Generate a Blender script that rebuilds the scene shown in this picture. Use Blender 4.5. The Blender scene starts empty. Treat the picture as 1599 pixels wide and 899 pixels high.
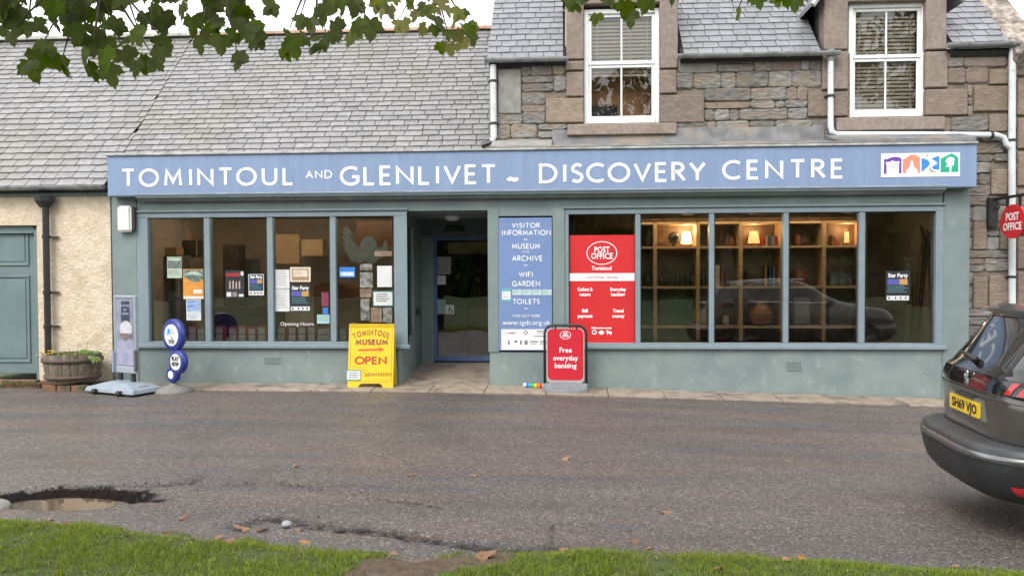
import bpy, bmesh, math, random
from mathutils import Vector, Matrix, Euler
R = random.Random(7)
S = bpy.context.scene
COL = S.collection
# ------------------------------------------------------------------ camera
F, CX, CY = 1230.0, 799.5, 449.5
CAM = Vector((0, -12.3, 1.8))
YAW, PITCH, ROLL = math.radians(3.7), math.radians(-1.37), math.radians(0.25)
fw = Vector((-math.sin(YAW) * math.cos(PITCH), math.cos(YAW) * math.cos(PITCH), math.sin(PITCH)))
rt = fw.cross(Vector((0, 0, 1))).normalized(); up = rt.cross(fw)
rt, up = math.cos(ROLL) * rt - math.sin(ROLL) * up, math.sin(ROLL) * rt + math.cos(ROLL) * up
cd = bpy.data.cameras.new('camera'); cam = bpy.data.objects.new('camera', cd); COL.objects.link(cam)
m = Matrix((rt, up, -fw)).transposed().to_4x4(); m.translation = CAM; cam.matrix_world = m
cd.sensor_width = 36; cd.lens = 36 * F / 1599; cd.clip_end = 2000; cd.clip_start = 0.05
S.camera = cam
S.render.resolution_x, S.render.resolution_y = 1024, 575
# ------------------------------------------------------------------ light
S.view_settings.view_transform = 'Standard'; S.view_settings.look = 'None'; S.view_settings.gamma = 1
S.view_settings.exposure = 1.22
w = bpy.data.worlds.new('World'); S.world = w; w.use_nodes = True
nt = w.node_tree; nt.nodes.clear()
sky = nt.nodes.new('ShaderNodeTexSky'); sky.sky_type = 'NISHITA'; sky.sun_disc = False
SUN_E, SUN_A = math.radians(48), math.radians(205)      # azimuth: clockwise from +y
sky.sun_elevation = SUN_E; sky.sun_rotation = SUN_A; sky.air_density = 1.0; sky.dust_density = 3.0
hs = nt.nodes.new('ShaderNodeHueSaturation'); hs.inputs['Saturation'].default_value = 0.16
mxw = nt.nodes.new('ShaderNodeMix'); mxw.data_type = 'RGBA'; mxw.inputs[0].default_value = 0.55
mxw.inputs[7].default_value = (10.5, 10.8, 11.0, 1)     # the even white of a clouded sky
bg = nt.nodes.new('ShaderNodeBackground'); bg.inputs[1].default_value = 0.12
wo = nt.nodes.new('ShaderNodeOutputWorld')
nt.links.new(sky.outputs[0], hs.inputs['Color']); nt.links.new(hs.outputs[0], mxw.inputs[6])
nt.links.new(mxw.outputs[2], bg.inputs[0]); nt.links.new(bg.outputs[0], wo.inputs[0])
sl = bpy.data.lights.new('sun', 'SUN'); sl.energy = 0.9; sl.angle = math.radians(25); sl.color = (1, .96, .9)
so = bpy.data.objects.new('sun', sl); COL.objects.link(so)
sd = Vector((math.sin(SUN_A) * math.cos(SUN_E), math.cos(SUN_A) * math.cos(SUN_E), math.sin(SUN_E)))
so.rotation_euler = (-sd).to_track_quat('-Z', 'Y').to_euler(); so.location = (0, -5, 20)
# ------------------------------------------------------------------ measuring helpers (photo pixel -> point on a real plane)
def ray(px, py): return fw + rt * ((px - CX) / F) + up * ((CY - py) / F)
def W(px, py, Y=0.0):
    d = ray(px, py); return CAM + d * ((Y - CAM.y) / d.y)
def G(px, py, Z=0.0):
    d = ray(px, py); return CAM + d * ((Z - CAM.z) / d.z)
def RW(x0, y0, x1, y1, Y=0.0):
    ym, xm = (y0 + y1) / 2, (x0 + x1) / 2
    return W(x0, ym, Y).x, W(x1, ym, Y).x, W(xm, y1, Y).z, W(xm, y0, Y).z
def ground(x, y=0):
    t = x + 1.5
    return -0.0125 * (t + math.sqrt(t * t + 1.0)) if x < 9 else -0.265
def smooth(t): t = max(0, min(1, t)); return t * t * (3 - 2 * t)
# ------------------------------------------------------------------ materials
MATS = {}
def mat(name, c1, c2=None, sc=6, rough=.6, r2=None, bump=0, bsc=60, met=0, rand=0, det=6, coat=0, spec=.5, lo=.35, hi=.65, stretch=None, c3=None, sc3=1.5, emis=None, f3=(.5, .7)):
    m = bpy.data.materials.new(name); m.use_nodes = True; n = m.node_tree.nodes; l = m.node_tree.links
    b = n['Principled BSDF']; b.inputs['Roughness'].default_value = rough; b.inputs['Metallic'].default_value = met
    b.inputs['Specular IOR Level'].default_value = spec; b.inputs['Coat Weight'].default_value = coat; b.inputs['Coat Roughness'].default_value = .05
    c1 = (*c1, 1); out = None
    geo = n.new('ShaderNodeNewGeometry'); pos = geo.outputs['Position']
    if stretch:
        vm = n.new('ShaderNodeVectorMath'); vm.operation = 'MULTIPLY'; vm.inputs[1].default_value = stretch; l.new(pos, vm.inputs[0]); pos = vm.outputs[0]
    def noise(scale, d=det):
        t = n.new('ShaderNodeTexNoise'); t.inputs['Scale'].default_value = scale; t.inputs['Detail'].default_value = d; l.new(pos, t.inputs['Vector']); return t.outputs[0]
    def mapr(s, a, b_, c, d):
        r = n.new('ShaderNodeMapRange'); r.inputs[1].default_value = a; r.inputs[2].default_value = b_; r.inputs[3].default_value = c; r.inputs[4].default_value = d; l.new(s, r.inputs[0]); return r.outputs[0]
    def mix(f, a, b_):
        x = n.new('ShaderNodeMix'); x.data_type = 'RGBA'; l.new(f, x.inputs[0])
        for i, v in ((6, a), (7, b_)):
            if isinstance(v, tuple): x.inputs[i].default_value = v
            else: l.new(v, x.inputs[i])
        return x.outputs[2]
    nz = None
    if c2:
        nz = noise(sc); out = mix(mapr(nz, lo, hi, 0, 1), c1, (*c2, 1))
    if c3:
        out = mix(mapr(noise(sc3, 4), f3[0], f3[1], 0, 1), out if out else c1, (*c3, 1))
    if rand:
        oi = n.new('ShaderNodeObjectInfo'); ad = n.new('ShaderNodeMath'); l.new(oi.outputs['Random'], ad.inputs[0]); l.new(geo.outputs['Random Per Island'], ad.inputs[1])
        fr = n.new('ShaderNodeMath'); fr.operation = 'FRACT'; l.new(ad.outputs[0], fr.inputs[0])
        h = n.new('ShaderNodeHueSaturation'); l.new(mapr(fr.outputs[0], 0, 1, 1 - rand, 1 + rand), h.inputs['Value'])
        m7 = n.new('ShaderNodeMath'); m7.operation = 'MULTIPLY'; m7.inputs[1].default_value = 7.13; l.new(fr.outputs[0], m7.inputs[0])
        f7 = n.new('ShaderNodeMath'); f7.operation = 'FRACT'; l.new(m7.outputs[0], f7.inputs[0]); l.new(mapr(f7.outputs[0], 0, 1, .5 - rand * .05, .5 + rand * .05), h.inputs['Hue'])
        l.new(mapr(f7.outputs[0], 0, 1, 1 - rand * .6, 1 + rand * .6), h.inputs['Saturation'])
        if out: l.new(out, h.inputs['Color'])
        else: h.inputs['Color'].default_value = c1
        out = h.outputs[0]
    if out: l.new(out, b.inputs['Base Color'])
    else: b.inputs['Base Color'].default_value = c1
    if r2 is not None:
        l.new(mapr(noise(sc * .7, 3), .35, .65, rough, r2), b.inputs['Roughness'])
    if bump:
        bp = n.new('ShaderNodeBump'); bp.inputs['Distance'].default_value = bump; bp.inputs['Strength'].default_value = 1
        l.new(noise(bsc, 5), bp.inputs['Height']); l.new(bp.outputs[0], b.inputs['Normal'])
    if emis:
        b.inputs['Emission Color'].default_value = (*emis[0], 1); b.inputs['Emission Strength'].default_value = emis[1]
    MATS[name] = m; return m
def glass(name, tint=(.93, .95, .94), ior=1.85):
    m = bpy.data.materials.new(name); m.use_nodes = True; n = m.node_tree.nodes; l = m.node_tree.links; n.remove(n['Principled BSDF'])
    o = n['Material Output']; t = n.new('ShaderNodeBsdfTransparent'); t.inputs[0].default_value = (*tint, 1)
    g = n.new('ShaderNodeBsdfGlossy'); g.inputs['Roughness'].default_value = 0.0; f = n.new('ShaderNodeFresnel'); f.inputs[0].default_value = ior
    x = n.new('ShaderNodeMixShader'); l.new(f.outputs[0], x.inputs[0]); l.new(t.outputs[0], x.inputs[1]); l.new(g.outputs[0], x.inputs[2]); l.new(x.outputs[0], o.inputs[0])
    tn = n.new('ShaderNodeTexNoise'); tn.inputs['Scale'].default_value = 1.2; tn.inputs['Detail'].default_value = 1; bp = n.new('ShaderNodeBump'); bp.inputs['Distance'].default_value = .004; l.new(tn.outputs[0], bp.inputs['Height']); l.new(bp.outputs[0], g.inputs['Normal'])
    gg = n.new('ShaderNodeNewGeometry'); l.new(gg.outputs['Position'], tn.inputs['Vector'])
    return m
TEAL = mat('teal_paint', (.155, .200, .200), (.185, .232, .228), 3, .45, .6, .0006, 40, c3=(.25, .30, .28), sc3=1.3, f3=(.58, .75))
TEALW = mat('teal_worn_paint', (.165, .210, .208), (.205, .25, .24), 2.5, .5, .65, .001, 60, c3=(.27, .315, .295), sc3=6, f3=(.58, .80))
FRAME = mat('grey_blue_frame_paint', (.175, .225, .25), (.20, .25, .275), 4, .42, .55, .0004, 40)
TEALD = mat('teal_door_paint', (.115, .17, .172), (.14, .195, .195), 3, .5, .65, .0008, 50)
BLUE = mat('sign_blue', (.175, .240, .375), (.19, .258, .40), 1.2, .45, .6, .0003, 30, c3=(.20, .275, .43), sc3=2.5, stretch=(4, 1, .6))
WHITE = mat('white_letter', (.78, .78, .78), rough=.5)
WPLAS = mat('white_plastic', (.72, .72, .70), (.66, .66, .63), 5, .35)
UPVC = mat('white_frame', (.8, .8, .79), (.72, .72, .70), 6, .35)
GREYP = mat('grey_gutter', (.22, .24, .25), (.30, .31, .31), 5, .45, .6, c3=(.14, .15, .13), sc3=6)
PIPEW = mat('pale_pipe_paint', (.62, .65, .66), (.52, .55, .56), 5, .4, .55, c3=(.40, .40, .36), sc3=7, f3=(.6, .75))
BLACKM = mat('black_metal', (.012, .012, .013), (.02, .018, .016), 9, .45)
LEAD = mat('lead_flashing', (.115, .115, .12), (.20, .20, .205), 5, .5, .7, .004, 12, c3=(.24, .20, .165), sc3=2.2, f3=(.48, .62))
LEADL = mat('pale_lead_edge', (.42, .42, .40), (.25, .25, .23), 6, .5, .7, .002, 20)
CREAM = mat('cream_roughcast', (.53, .435, .325), (.65, .545, .42), 9, .85, None, .022, 24, c3=(.42, .32, .21), sc3=2.2, f3=(.56, .78))
BRICKR = mat('old_red_brick', (.20, .09, .055), (.12, .08, .05), 12, .85, None, .006, 50, rand=.25, c3=(.05, .06, .03), sc3=5)
SLATE_L = mat('lichen_slate', (.238, .230, .230), (.175, .170, .172), 14, .38, .55, .003, 30, rand=.13, c3=(.19, .185, .15), sc3=.6, f3=(.5, .8))
SLATE_M = mat('blue_grey_slate', (.205, .205, .22), (.165, .168, .18), 10, .38, .52, .002, 35, rand=.11)
RIDGE = mat('grey_ridge', (.33, .32, .29), (.22, .22, .19), 8, .8, None, .004, 40, rand=.1)
TERRA = mat('terracotta_ridge', (.36, .20, .13), (.30, .22, .17), 8, .8, None, .003, 40, rand=.15)
MORTAR = mat('sand_mortar', (.215, .175, .14), (.165, .138, .112), 14, .9, None, .02, 40, c3=(.14, .115, .09), sc3=3)
SCHIST = mat('grey_schist', (.105, .098, .09), (.25, .24, .225), 13, .8, None, .03, 19, rand=.22, det=10, stretch=(.6, 1, 1.6), c3=(.20, .16, .12), sc3=5, f3=(.45, .65))
SANDST = mat('brown_sandstone', (.18, .135, .105), (.245, .195, .155), 15, .85, None, .016, 30, rand=.15, stretch=(.7, 1, 1.3), c3=(.20, .15, .115), sc3=3)
SMOOTHST = mat('dressed_brown_stone', (.20, .155, .128), (.265, .215, .185), 14, .85, None, .008, 40, rand=.08, c3=(.17, .135, .105), sc3=2.5, f3=(.5, .75))
LICHEN = mat('lichened_stone', (.20, .16, .13), (.42, .37, .33), 14, .9, None, .03, 18, c3=(.11, .09, .07), sc3=4)
RAG = mat('grey_render', (.20, .19, .175), (.27, .26, .24), 7, .9, None, .006, 40)
PAVE = mat('pinkish_paving', (.30, .235, .18), (.21, .17, .135), 5, .5, .75, .002, 60, rand=.14, c3=(.13, .11, .09), sc3=2.5, f3=(.52, .7))
RED = mat('post_office_red', (.56, .022, .026), (.52, .022, .026), 2, rough=.4)
RED2 = mat('banking_sign_red', (.55, .02, .04), (.50, .02, .035), 3, rough=.3)
YEL = mat('yellow_board', (.70, .49, .012), (.62, .43, .014), 5, .45, .55, c3=(.62, .40, .02), sc3=5, f3=(.6, .8))
REDINK = mat('red_lettering', (.46, .045, .015), (.36, .04, .015), 20, .5)
PLASGREY = mat('blue_grey_plastic', (.20, .24, .29), (.25, .29, .34), 5, .45, .6)
DARKGREY = mat('dark_grey_plastic', (.09, .09, .095), (.12, .12, .12), 9, .6)
NAVY = mat('royal_blue_plastic', (.022, .036, .20), (.028, .045, .24), 4, .3)
WOODL = mat('pale_pine', (.60, .41, .22), (.50, .33, .17), 5, .5, stretch=(1, 1, 4))
WOODB = mat('brown_wood', (.16, .08, .035), (.10, .05, .025), 6, .5, stretch=(1, 1, 5))
BARREL = mat('weathered_oak', (.13, .10, .075), (.20, .16, .12), 14, .8, None, .004, 40, rand=.2, stretch=(3, 3, .5), c3=(.07, .06, .04), sc3=6)
RUST = mat('rusty_hoop', (.07, .05, .04), (.11, .07, .05), 14, .7)
SOIL = mat('soil', (.03, .022, .015), (.055, .04, .028), 18, .95, None, .02, 30)
INW = mat('interior_wall', (.46, .37, .29), (.38, .30, .235), 2, .8)
INW2 = mat('interior_cream', (.55, .48, .39), (.48, .41, .33), 2, .8)
INFL = mat('interior_floor', (.22, .14, .09), (.16, .10, .065), 4, .5)
INDK = mat('interior_dark', (.09, .07, .055), (.12, .09, .07), 3, .7)
GLASS = glass('window_glass'); GLASSU = glass('sash_glass', (.95, .95, .93), 1.55)
def solid(name, c, rough=.6, **k): return MATS.get(name) or mat(name, c, rough=rough, **k)
# asphalt
def asphalt():
    m = bpy.data.materials.new('wet_asphalt'); m.use_nodes = True; n = m.node_tree.nodes; l = m.node_tree.links; b = n['Principled BSDF']
    geo = n.new('ShaderNodeNewGeometry'); P = geo.outputs['Position']
    def tex(kind, scale, det=4):
        t = n.new(kind); t.inputs['Scale'].default_value = scale
        if kind == 'ShaderNodeTexNoise': t.inputs['Detail'].default_value = det
        l.new(P, t.inputs['Vector']); return t
    def ramp(s, stops):
        r = n.new('ShaderNodeValToRGB'); l.new(s, r.inputs[0]); e = r.color_ramp.elements
        for i, (p, c) in enumerate(stops):
            if i > 1: e.new(p)
            e[i].position = p; e[i].color = (*c, 1)
        return r.outputs[0]
    def mix(f, a, b_, mode='MIX'):
        x = n.new('ShaderNodeMix'); x.data_type = 'RGBA'; x.blend_type = mode
        for i, v in ((0, f), (6, a), (7, b_)):
            if isinstance(v, (tuple, float)): x.inputs[i].default_value = v
            else: l.new(v, x.inputs[i])
        return x.outputs[2]
    P2 = n.new('ShaderNodeVectorMath'); P2.operation = 'MULTIPLY'; P2.inputs[1].default_value = (.30, 1.5, 1); l.new(P, P2.inputs[0])
    v = tex('ShaderNodeTexVoronoi', 92)
    sep = n.new('ShaderNodeSeparateColor'); l.new(v.outputs['Color'], sep.inputs[0])
    chips = ramp(sep.outputs[0], [(0, (.040, .036, .034)), (.35, (.076, .067, .063)), (.75, (.122, .108, .101)), (.94, (.175, .155, .142)), (1, (.36, .33, .30))])
    tw = tex('ShaderNodeTexNoise', .9, 4); l.new(P2.outputs[0], tw.inputs['Vector'])
    warm = ramp(tw.outputs[0], [(.42, (.91, .89, .89)), (.62, (1.10, .95, .87))])
    c = mix(1.0, chips, warm, 'MULTIPLY')
    tb = tex('ShaderNodeTexNoise', 1.6, 7); l.new(P2.outputs[0], tb.inputs['Vector'])
    blot = ramp(tb.outputs[0], [(.3, (.76, .76, .78)), (.5, (.96, .95, .95)), (.72, (1.13, 1.08, 1.05))])
    c = mix(1.0, c, blot, 'MULTIPLY')
    at = n.new('ShaderNodeAttribute'); at.attribute_name = 'broken'
    c = mix(at.outputs['Fac'], c, (.016, .013, .012, 1)); l.new(c, b.inputs['Base Color'])
    # wetter towards the left verge: a film of rain water
    at2 = n.new('ShaderNodeAttribute'); at2.attribute_name = 'wet'
    r = n.new('ShaderNodeMapRange'); l.new(tex('ShaderNodeTexNoise', 1.1, 5).outputs[0], r.inputs[0]); r.inputs[1].default_value = .35; r.inputs[2].default_value = .65; r.inputs[3].default_value = .50; r.inputs[4].default_value = .72
    mm = n.new('ShaderNodeMath'); mm.operation = 'MULTIPLY_ADD'; l.new(at2.outputs['Fac'], mm.inputs[0]); mm.inputs[1].default_value = -.30; l.new(r.outputs[0], mm.inputs[2])
    m9 = n.new('ShaderNodeMath'); m9.operation = 'MAXIMUM'; l.new(mm.outputs[0], m9.inputs[0]); l.new(at.outputs['Fac'], m9.inputs[1]); l.new(m9.outputs[0], b.inputs['Roughness'])
    m8 = n.new('ShaderNodeMath'); m8.operation = 'MULTIPLY_ADD'; l.new(at.outputs['Fac'], m8.inputs[0]); m8.inputs[1].default_value = -.45; m8.inputs[2].default_value = .5; l.new(m8.outputs[0], b.inputs['Specular IOR Level'])
    bp = n.new('ShaderNodeBump'); bp.inputs['Distance'].default_value = .004; bp.inputs['Strength'].default_value = .8; l.new(v.outputs['Distance'], bp.inputs['Height'])
    bp2 = n.new('ShaderNodeBump'); bp2.inputs['Distance'].default_value = .02; l.new(tex('ShaderNodeTexNoise', 14, 5).outputs[0], bp2.inputs['Height']); l.new(bp.outputs[0], bp2.inputs['Normal']); l.new(bp2.outputs[0], b.inputs['Normal'])
    return m
ASPH = asphalt()
def leafmat(name, c1, c2, tr=.35, rand=.3):
    m = mat(name, c1, c2, 25, .6, rand=rand, spec=.22); n = m.node_tree.nodes; l = m.node_tree.links; b = n['Principled BSDF']; o = n['Material Output']
    t = n.new('ShaderNodeBsdfTranslucent'); src = b.inputs['Base Color'].links[0].from_socket
    g = n.new('ShaderNodeGamma'); g.inputs[1].default_value = .8; l.new(src, g.inputs[0]); l.new(g.outputs[0], t.inputs[0])
    x = n.new('ShaderNodeMixShader'); x.inputs[0].default_value = tr; l.new(b.outputs[0], x.inputs[1]); l.new(t.outputs[0], x.inputs[2]); l.new(x.outputs[0], o.inputs[0]); return m
LEAF = leafmat('sycamore_green', (.050, .075, .008), (.075, .105, .012), .42)
LEAFY = leafmat('turning_yellow_green', (.13, .16, .02), (.20, .17, .035), .4)
LEAFB = leafmat('far_foliage', (.035, .06, .015), (.06, .09, .02), .25)
GRASSM = leafmat('grass_blade', (.125, .175, .020), (.22, .27, .035), .35, .4)
DEADL = leafmat('brown_dead_leaf', (.22, .10, .04), (.30, .17, .09), .15, .35)
PLANT = leafmat('planter_leaf', (.14, .24, .04), (.20, .30, .06), .3, .3)
BARK = mat('bark', (.07, .06, .045), (.12, .10, .08), 14, .9, None, .01, 30)
# ------------------------------------------------------------------ mesh helpers
class MB:
    def __init__(s): s.v = []; s.f = []; s.mi = []
    def add(s, vs, fs, mi=0):
        o = len(s.v); s.v += [tuple(q) for q in vs]; s.f += [tuple(i + o for i in f) for f in fs]; s.mi += [mi] * len(fs); return s
    def box(s, x0, x1, y0, y1, z0, z1, mi=0):
        return s.add([(x0, y0, z0), (x1, y0, z0), (x1, y1, z0), (x0, y1, z0), (x0, y0, z1), (x1, y0, z1), (x1, y1, z1), (x0, y1, z1)],
                     [(3, 2, 1, 0), (4, 5, 6, 7), (0, 1, 5, 4), (1, 2, 6, 5), (2, 3, 7, 6), (3, 0, 4, 7)], mi)
    def xbox(s, M, sx, sy, sz, mi=0):
        n0 = len(s.v); s.box(-sx / 2, sx / 2, -sy / 2, sy / 2, -sz / 2, sz / 2, mi)
        for i in range(n0, len(s.v)): s.v[i] = tuple(M @ Vector(s.v[i]))
        return s
    def tube(s, pts, r, n=8, mi=0, caps=True):
        pts = [Vector(p) for p in pts]; rs = r if isinstance(r, (list, tuple)) else [r] * len(pts); rings = []
        prev = None
        for i, p in enumerate(pts):
            d = (pts[min(i + 1, len(pts) - 1)] - pts[max(i - 1, 0)]).normalized()
            a = prev - d * prev.dot(d) if prev else (Vector((0, 0, 1)) if abs(d.z) < .9 else Vector((1, 0, 0))).cross(d)
            a.normalize(); prev = a; b = d.cross(a)
            rings.append([p + (a * math.cos(2 * math.pi * k / n) + b * math.sin(2 * math.pi * k / n)) * rs[i] for k in range(n)])
        vs = [q for rg in rings for q in rg]; fs = []
        for i in range(len(pts) - 1):
            for k in range(n): fs.append((i * n + k, i * n + (k + 1) % n, (i + 1) * n + (k + 1) % n, (i + 1) * n + k))
        if caps: fs.append(tuple(range(n - 1, -1, -1))); fs.append(tuple((len(pts) - 1) * n + k for k in range(n)))
        return s.add(vs, fs, mi)
    def lathe(s, prof, c=(0, 0, 0), n=20, mi=0, sx=1, sy=1):
        vs = []; fs = []
        for r, z in prof:
            for k in range(n): vs.append((c[0] + r * sx * math.cos(2 * math.pi * k / n), c[1] + r * sy * math.sin(2 * math.pi * k / n), c[2] + z))
        for i in range(len(prof) - 1):
            for k in range(n): fs.append((i * n + k, i * n + (k + 1) % n, (i + 1) * n + (k + 1) % n, (i + 1) * n + k))
        if prof[0][0] > 1e-4: fs.append(tuple(range(n - 1, -1, -1)))
        if prof[-1][0] > 1e-4: fs.append(tuple((len(prof) - 1) * n + k for k in range(n)))
        return s.add(vs, fs, mi)
    def poly(s, pts, fn, d=0.0, mi=0):
        """2D outline pts extruded: fn(a,b,depth)->xyz; the front face at depth 0, the back at d"""
        n = len(pts); vs = [fn(a, b, 0) for a, b in pts]
        if not d: return s.add(vs, [tuple(range(n))], mi)
        vs += [fn(a, b, d) for a, b in pts]
        return s.add(vs, [tuple(range(n)), tuple(range(2 * n - 1, n - 1, -1))] + [(i, n + i, n + (i + 1) % n, (i + 1) % n) for i in range(n)], mi)
    def mesh(s, name, mats, bevel=0, smooth_=False, seg=1, tri=False):
        me = bpy.data.meshes.new(name); me.from_pydata(s.v, [], s.f)
        for m in (mats if isinstance(mats, (list, tuple)) else [mats]): me.materials.append(m)
        if any(s.mi): me.polygons.foreach_set('material_index', s.mi)
        if bevel or tri or True:
            bm = bmesh.new(); bm.from_mesh(me)
            if not smooth_ or bevel: bmesh.ops.recalc_face_normals(bm, faces=bm.faces)
            if bevel: bmesh.ops.bevel(bm, geom=[e for e in bm.edges if len(e.link_faces) == 2 and e.calc_face_angle(0) > .5], offset=bevel, segments=seg, affect='EDGES', clamp_overlap=True)
            big = [f for f in bm.faces if len(f.verts) > 4]
            if big: bmesh.ops.triangulate(bm, faces=big)
            bm.to_mesh(me); bm.free()
        if smooth_: me.polygons.foreach_set('use_smooth', [True] * len(me.polygons))
        return me
    def build(s, name, mats, parent=None, bevel=0, smooth_=False, kind=None, seg=1):
        return link(name, s.mesh(name, mats, bevel, smooth_, seg), parent, kind)
def link(name, me, parent=None, kind=None, label=None):
    o = bpy.data.objects.new(name, me); COL.objects.link(o)
    if parent:
        o.parent = parent
        root = parent
        while root.parent: root = root.parent
        if not root.get('_local') and parent is root: o.matrix_parent_inverse = Matrix.Translation(-root.location)
    if kind: o['kind'] = kind
    if label: o['label'] = label
    return o
LOCAL = []
def thing(name, label, cat, loc=(0, 0, 0), rz=0, group=None, local=False, rot=None):
    o = bpy.data.objects.new(name, None); COL.objects.link(o); o.location = loc; o.rotation_euler = rot or (0, 0, rz)
    o.empty_display_size = .2
    o['label'] = label; o['category'] = cat
    if group: o['group'] = group
    if local or rz or rot: o['_local'] = 1; LOCAL.append(o)
    return o
def tag(o, label, cat, group=None):
    o['label'] = label; o['category'] = cat
    if group: o['group'] = group
    return o
def copy_tree(o, parent=None):
    c = o.copy(); COL.objects.link(c); c.parent = parent
    for ch in o.children: copy_tree(ch, c)
    return c
def boxp(name, b, m, parent=None, bevel=0, kind=None): return MB().box(*b).build(name, m, parent, bevel, kind=kind)
def text_mesh(body, size, mt, width=None, align='CENTER', bold=0, depth=.0015, spacing=.9):
    cu = bpy.data.curves.new('t', 'FONT'); cu.body = body; cu.size = size; cu.align_x = align; cu.offset = bold; cu.extrude = depth / 2; cu.resolution_u = 2; cu.space_line = spacing
    o = bpy.data.objects.new('t', cu); me = bpy.data.meshes.new_from_object(o); bpy.data.objects.remove(o); bpy.data.curves.remove(cu)
    if width:
        xs = [v.co.x for v in me.vertices]; k = width / (max(xs) - min(xs))
        for v in me.vertices: v.co.x *= k
    me.materials.clear(); me.materials.append(mt); return me
def put_text(name, parent, body, size, mt, origin, xdir=(1, 0, 0), zdir=(0, 0, 1), **k):
    """text standing in a plane: xdir reading direction, zdir up; origin = middle of baseline"""
    me = text_mesh(body, size, mt, **k); X = Vector(xdir).normalized(); Z = Vector(zdir).normalized(); N = X.cross(Z)
    M = Matrix((X, Z, N)).transposed().to_4x4(); M.translation = Vector(origin); me.transform(M); me.name = name
    return link(name, me, parent)
# ---- stroke letters (humanist capitals)
def arc(cx, cy, rx, ry, a0, a1, n=18): return [(cx + rx * math.cos(math.radians(a0 + (a1 - a0) * i / n)), cy + ry * math.sin(math.radians(a0 + (a1 - a0) * i / n))) for i in range(n + 1)]
GL = {
 'T': (.62, [[(0, 1), (.62, 1)], [(.31, .94), (.31, 0)]]), 'O': (.92, [arc(.46, .5, .46, .5, 90, 450, 28)]), 'M': (.86, [[(.03, 0), (.10, 1), (.43, .22), (.76, 1), (.83, 0)]]),
 'I': (.02, [[(.01, 0), (.01, 1)]]), 'N': (.70, [[(0, 0), (0, 1), (.70, 0), (.70, 1)]]), 'U': (.66, [[(0, 1), (0, .36)] + arc(.33, .34, .33, .34, 180, 360, 12)[1:-1] + [(.66, .36), (.66, 1)]]),
 'L': (.44, [[(0, 1), (0, 0), (.44, 0)]]), 'A': (.74, [[(0, 0), (.37, 1), (.74, 0)], [(.15, .34), (.59, .34)]]), 'D': (.74, [[(0, 0), (0, 1), (.26, 1)] + arc(.26, .5, .48, .5, 90, -90, 14) + [(0, 0)]]),
 'G': (.82, [arc(.46, .5, .46, .5, 48, 318, 22) + [(.80, .45), (.52, .45)]]), 'E': (.44, [[(.44, 1), (0, 1), (0, 0), (.46, 0)], [(.03, .52), (.40, .52)]]), 'V': (.70, [[(0, 1), (.35, 0), (.70, 1)]]),
 'S': (.46, [arc(.24, .755, .22, .245, 35, 215, 12) + [(.20, .56), (.32, .46)] + arc(.22, .255, .24, .255, 45, -145, 12)]), 'C': (.74, [arc(.46, .5, .46, .5, 50, 310, 22)]),
 'R': (.50, [[(0, 0), (0, 1), (.22, 1)] + arc(.22, .76, .24, .24, 90, -90, 10) + [(.04, .52)], [(.20, .50), (.54, 0)]]), 'Y': (.66, [[(0, 1), (.33, .48), (.66, 1)], [(.33, .47), (.33, 0)]]),
 'F': (.40, [[(.42, 1), (0, 1), (0, 0)], [(.03, .50), (.38, .50)]]), 'W': (1.0, [[(0, 1), (.25, 0), (.5, .95), (.75, 0), (1.0, 1)]]), 'H': (.66, [[(0, 0), (0, 1)], [(.66, 0), (.66, 1)], [(.03, .52), (.63, .52)]]),
 'P': (.48, [[(0, 0), (0, 1), (.22, 1)] + arc(.22, .74, .26, .26, 90, -90, 10) + [(.04, .48)]]), '~': (.60, [[(0, .40), (.08, .52), (.18, .56), (.30, .50), (.42, .44), (.52, .48), (.60, .60)]]),
}
def ribbon(pts, w):
    P = [Vector(pts[0])]
    for p in pts[1:]:
        if (Vector(p) - P[-1]).length > 1e-4: P.append(Vector(p))
    closed = (P[0] - P[-1]).length < 1e-3; n = len(P); L = []; Rr = []
    for i in range(n):
        if closed: a = P[i] - P[(i - 1) if i > 0 else n - 2]; b = P[(i + 1) if i < n - 1 else 1] - P[i]
        else: a = P[i] - P[i - 1] if i else P[1] - P[0]; b = P[i + 1] - P[i] if i < n - 1 else P[-1] - P[-2]
        a = a.normalized(); b = b.normalized(); nn = Vector((-(a.y + b.y), a.x + b.x))
        if nn.length < 1e-3: nn = Vector((-a.y, a.x))
        nn.normalize(); k = 1 / max(.38, nn.dot(Vector((-a.y, a.x)))); L.append(P[i] + nn * w / 2 * k); Rr.append(P[i] - nn * w / 2 * k)
    return L, Rr
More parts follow.
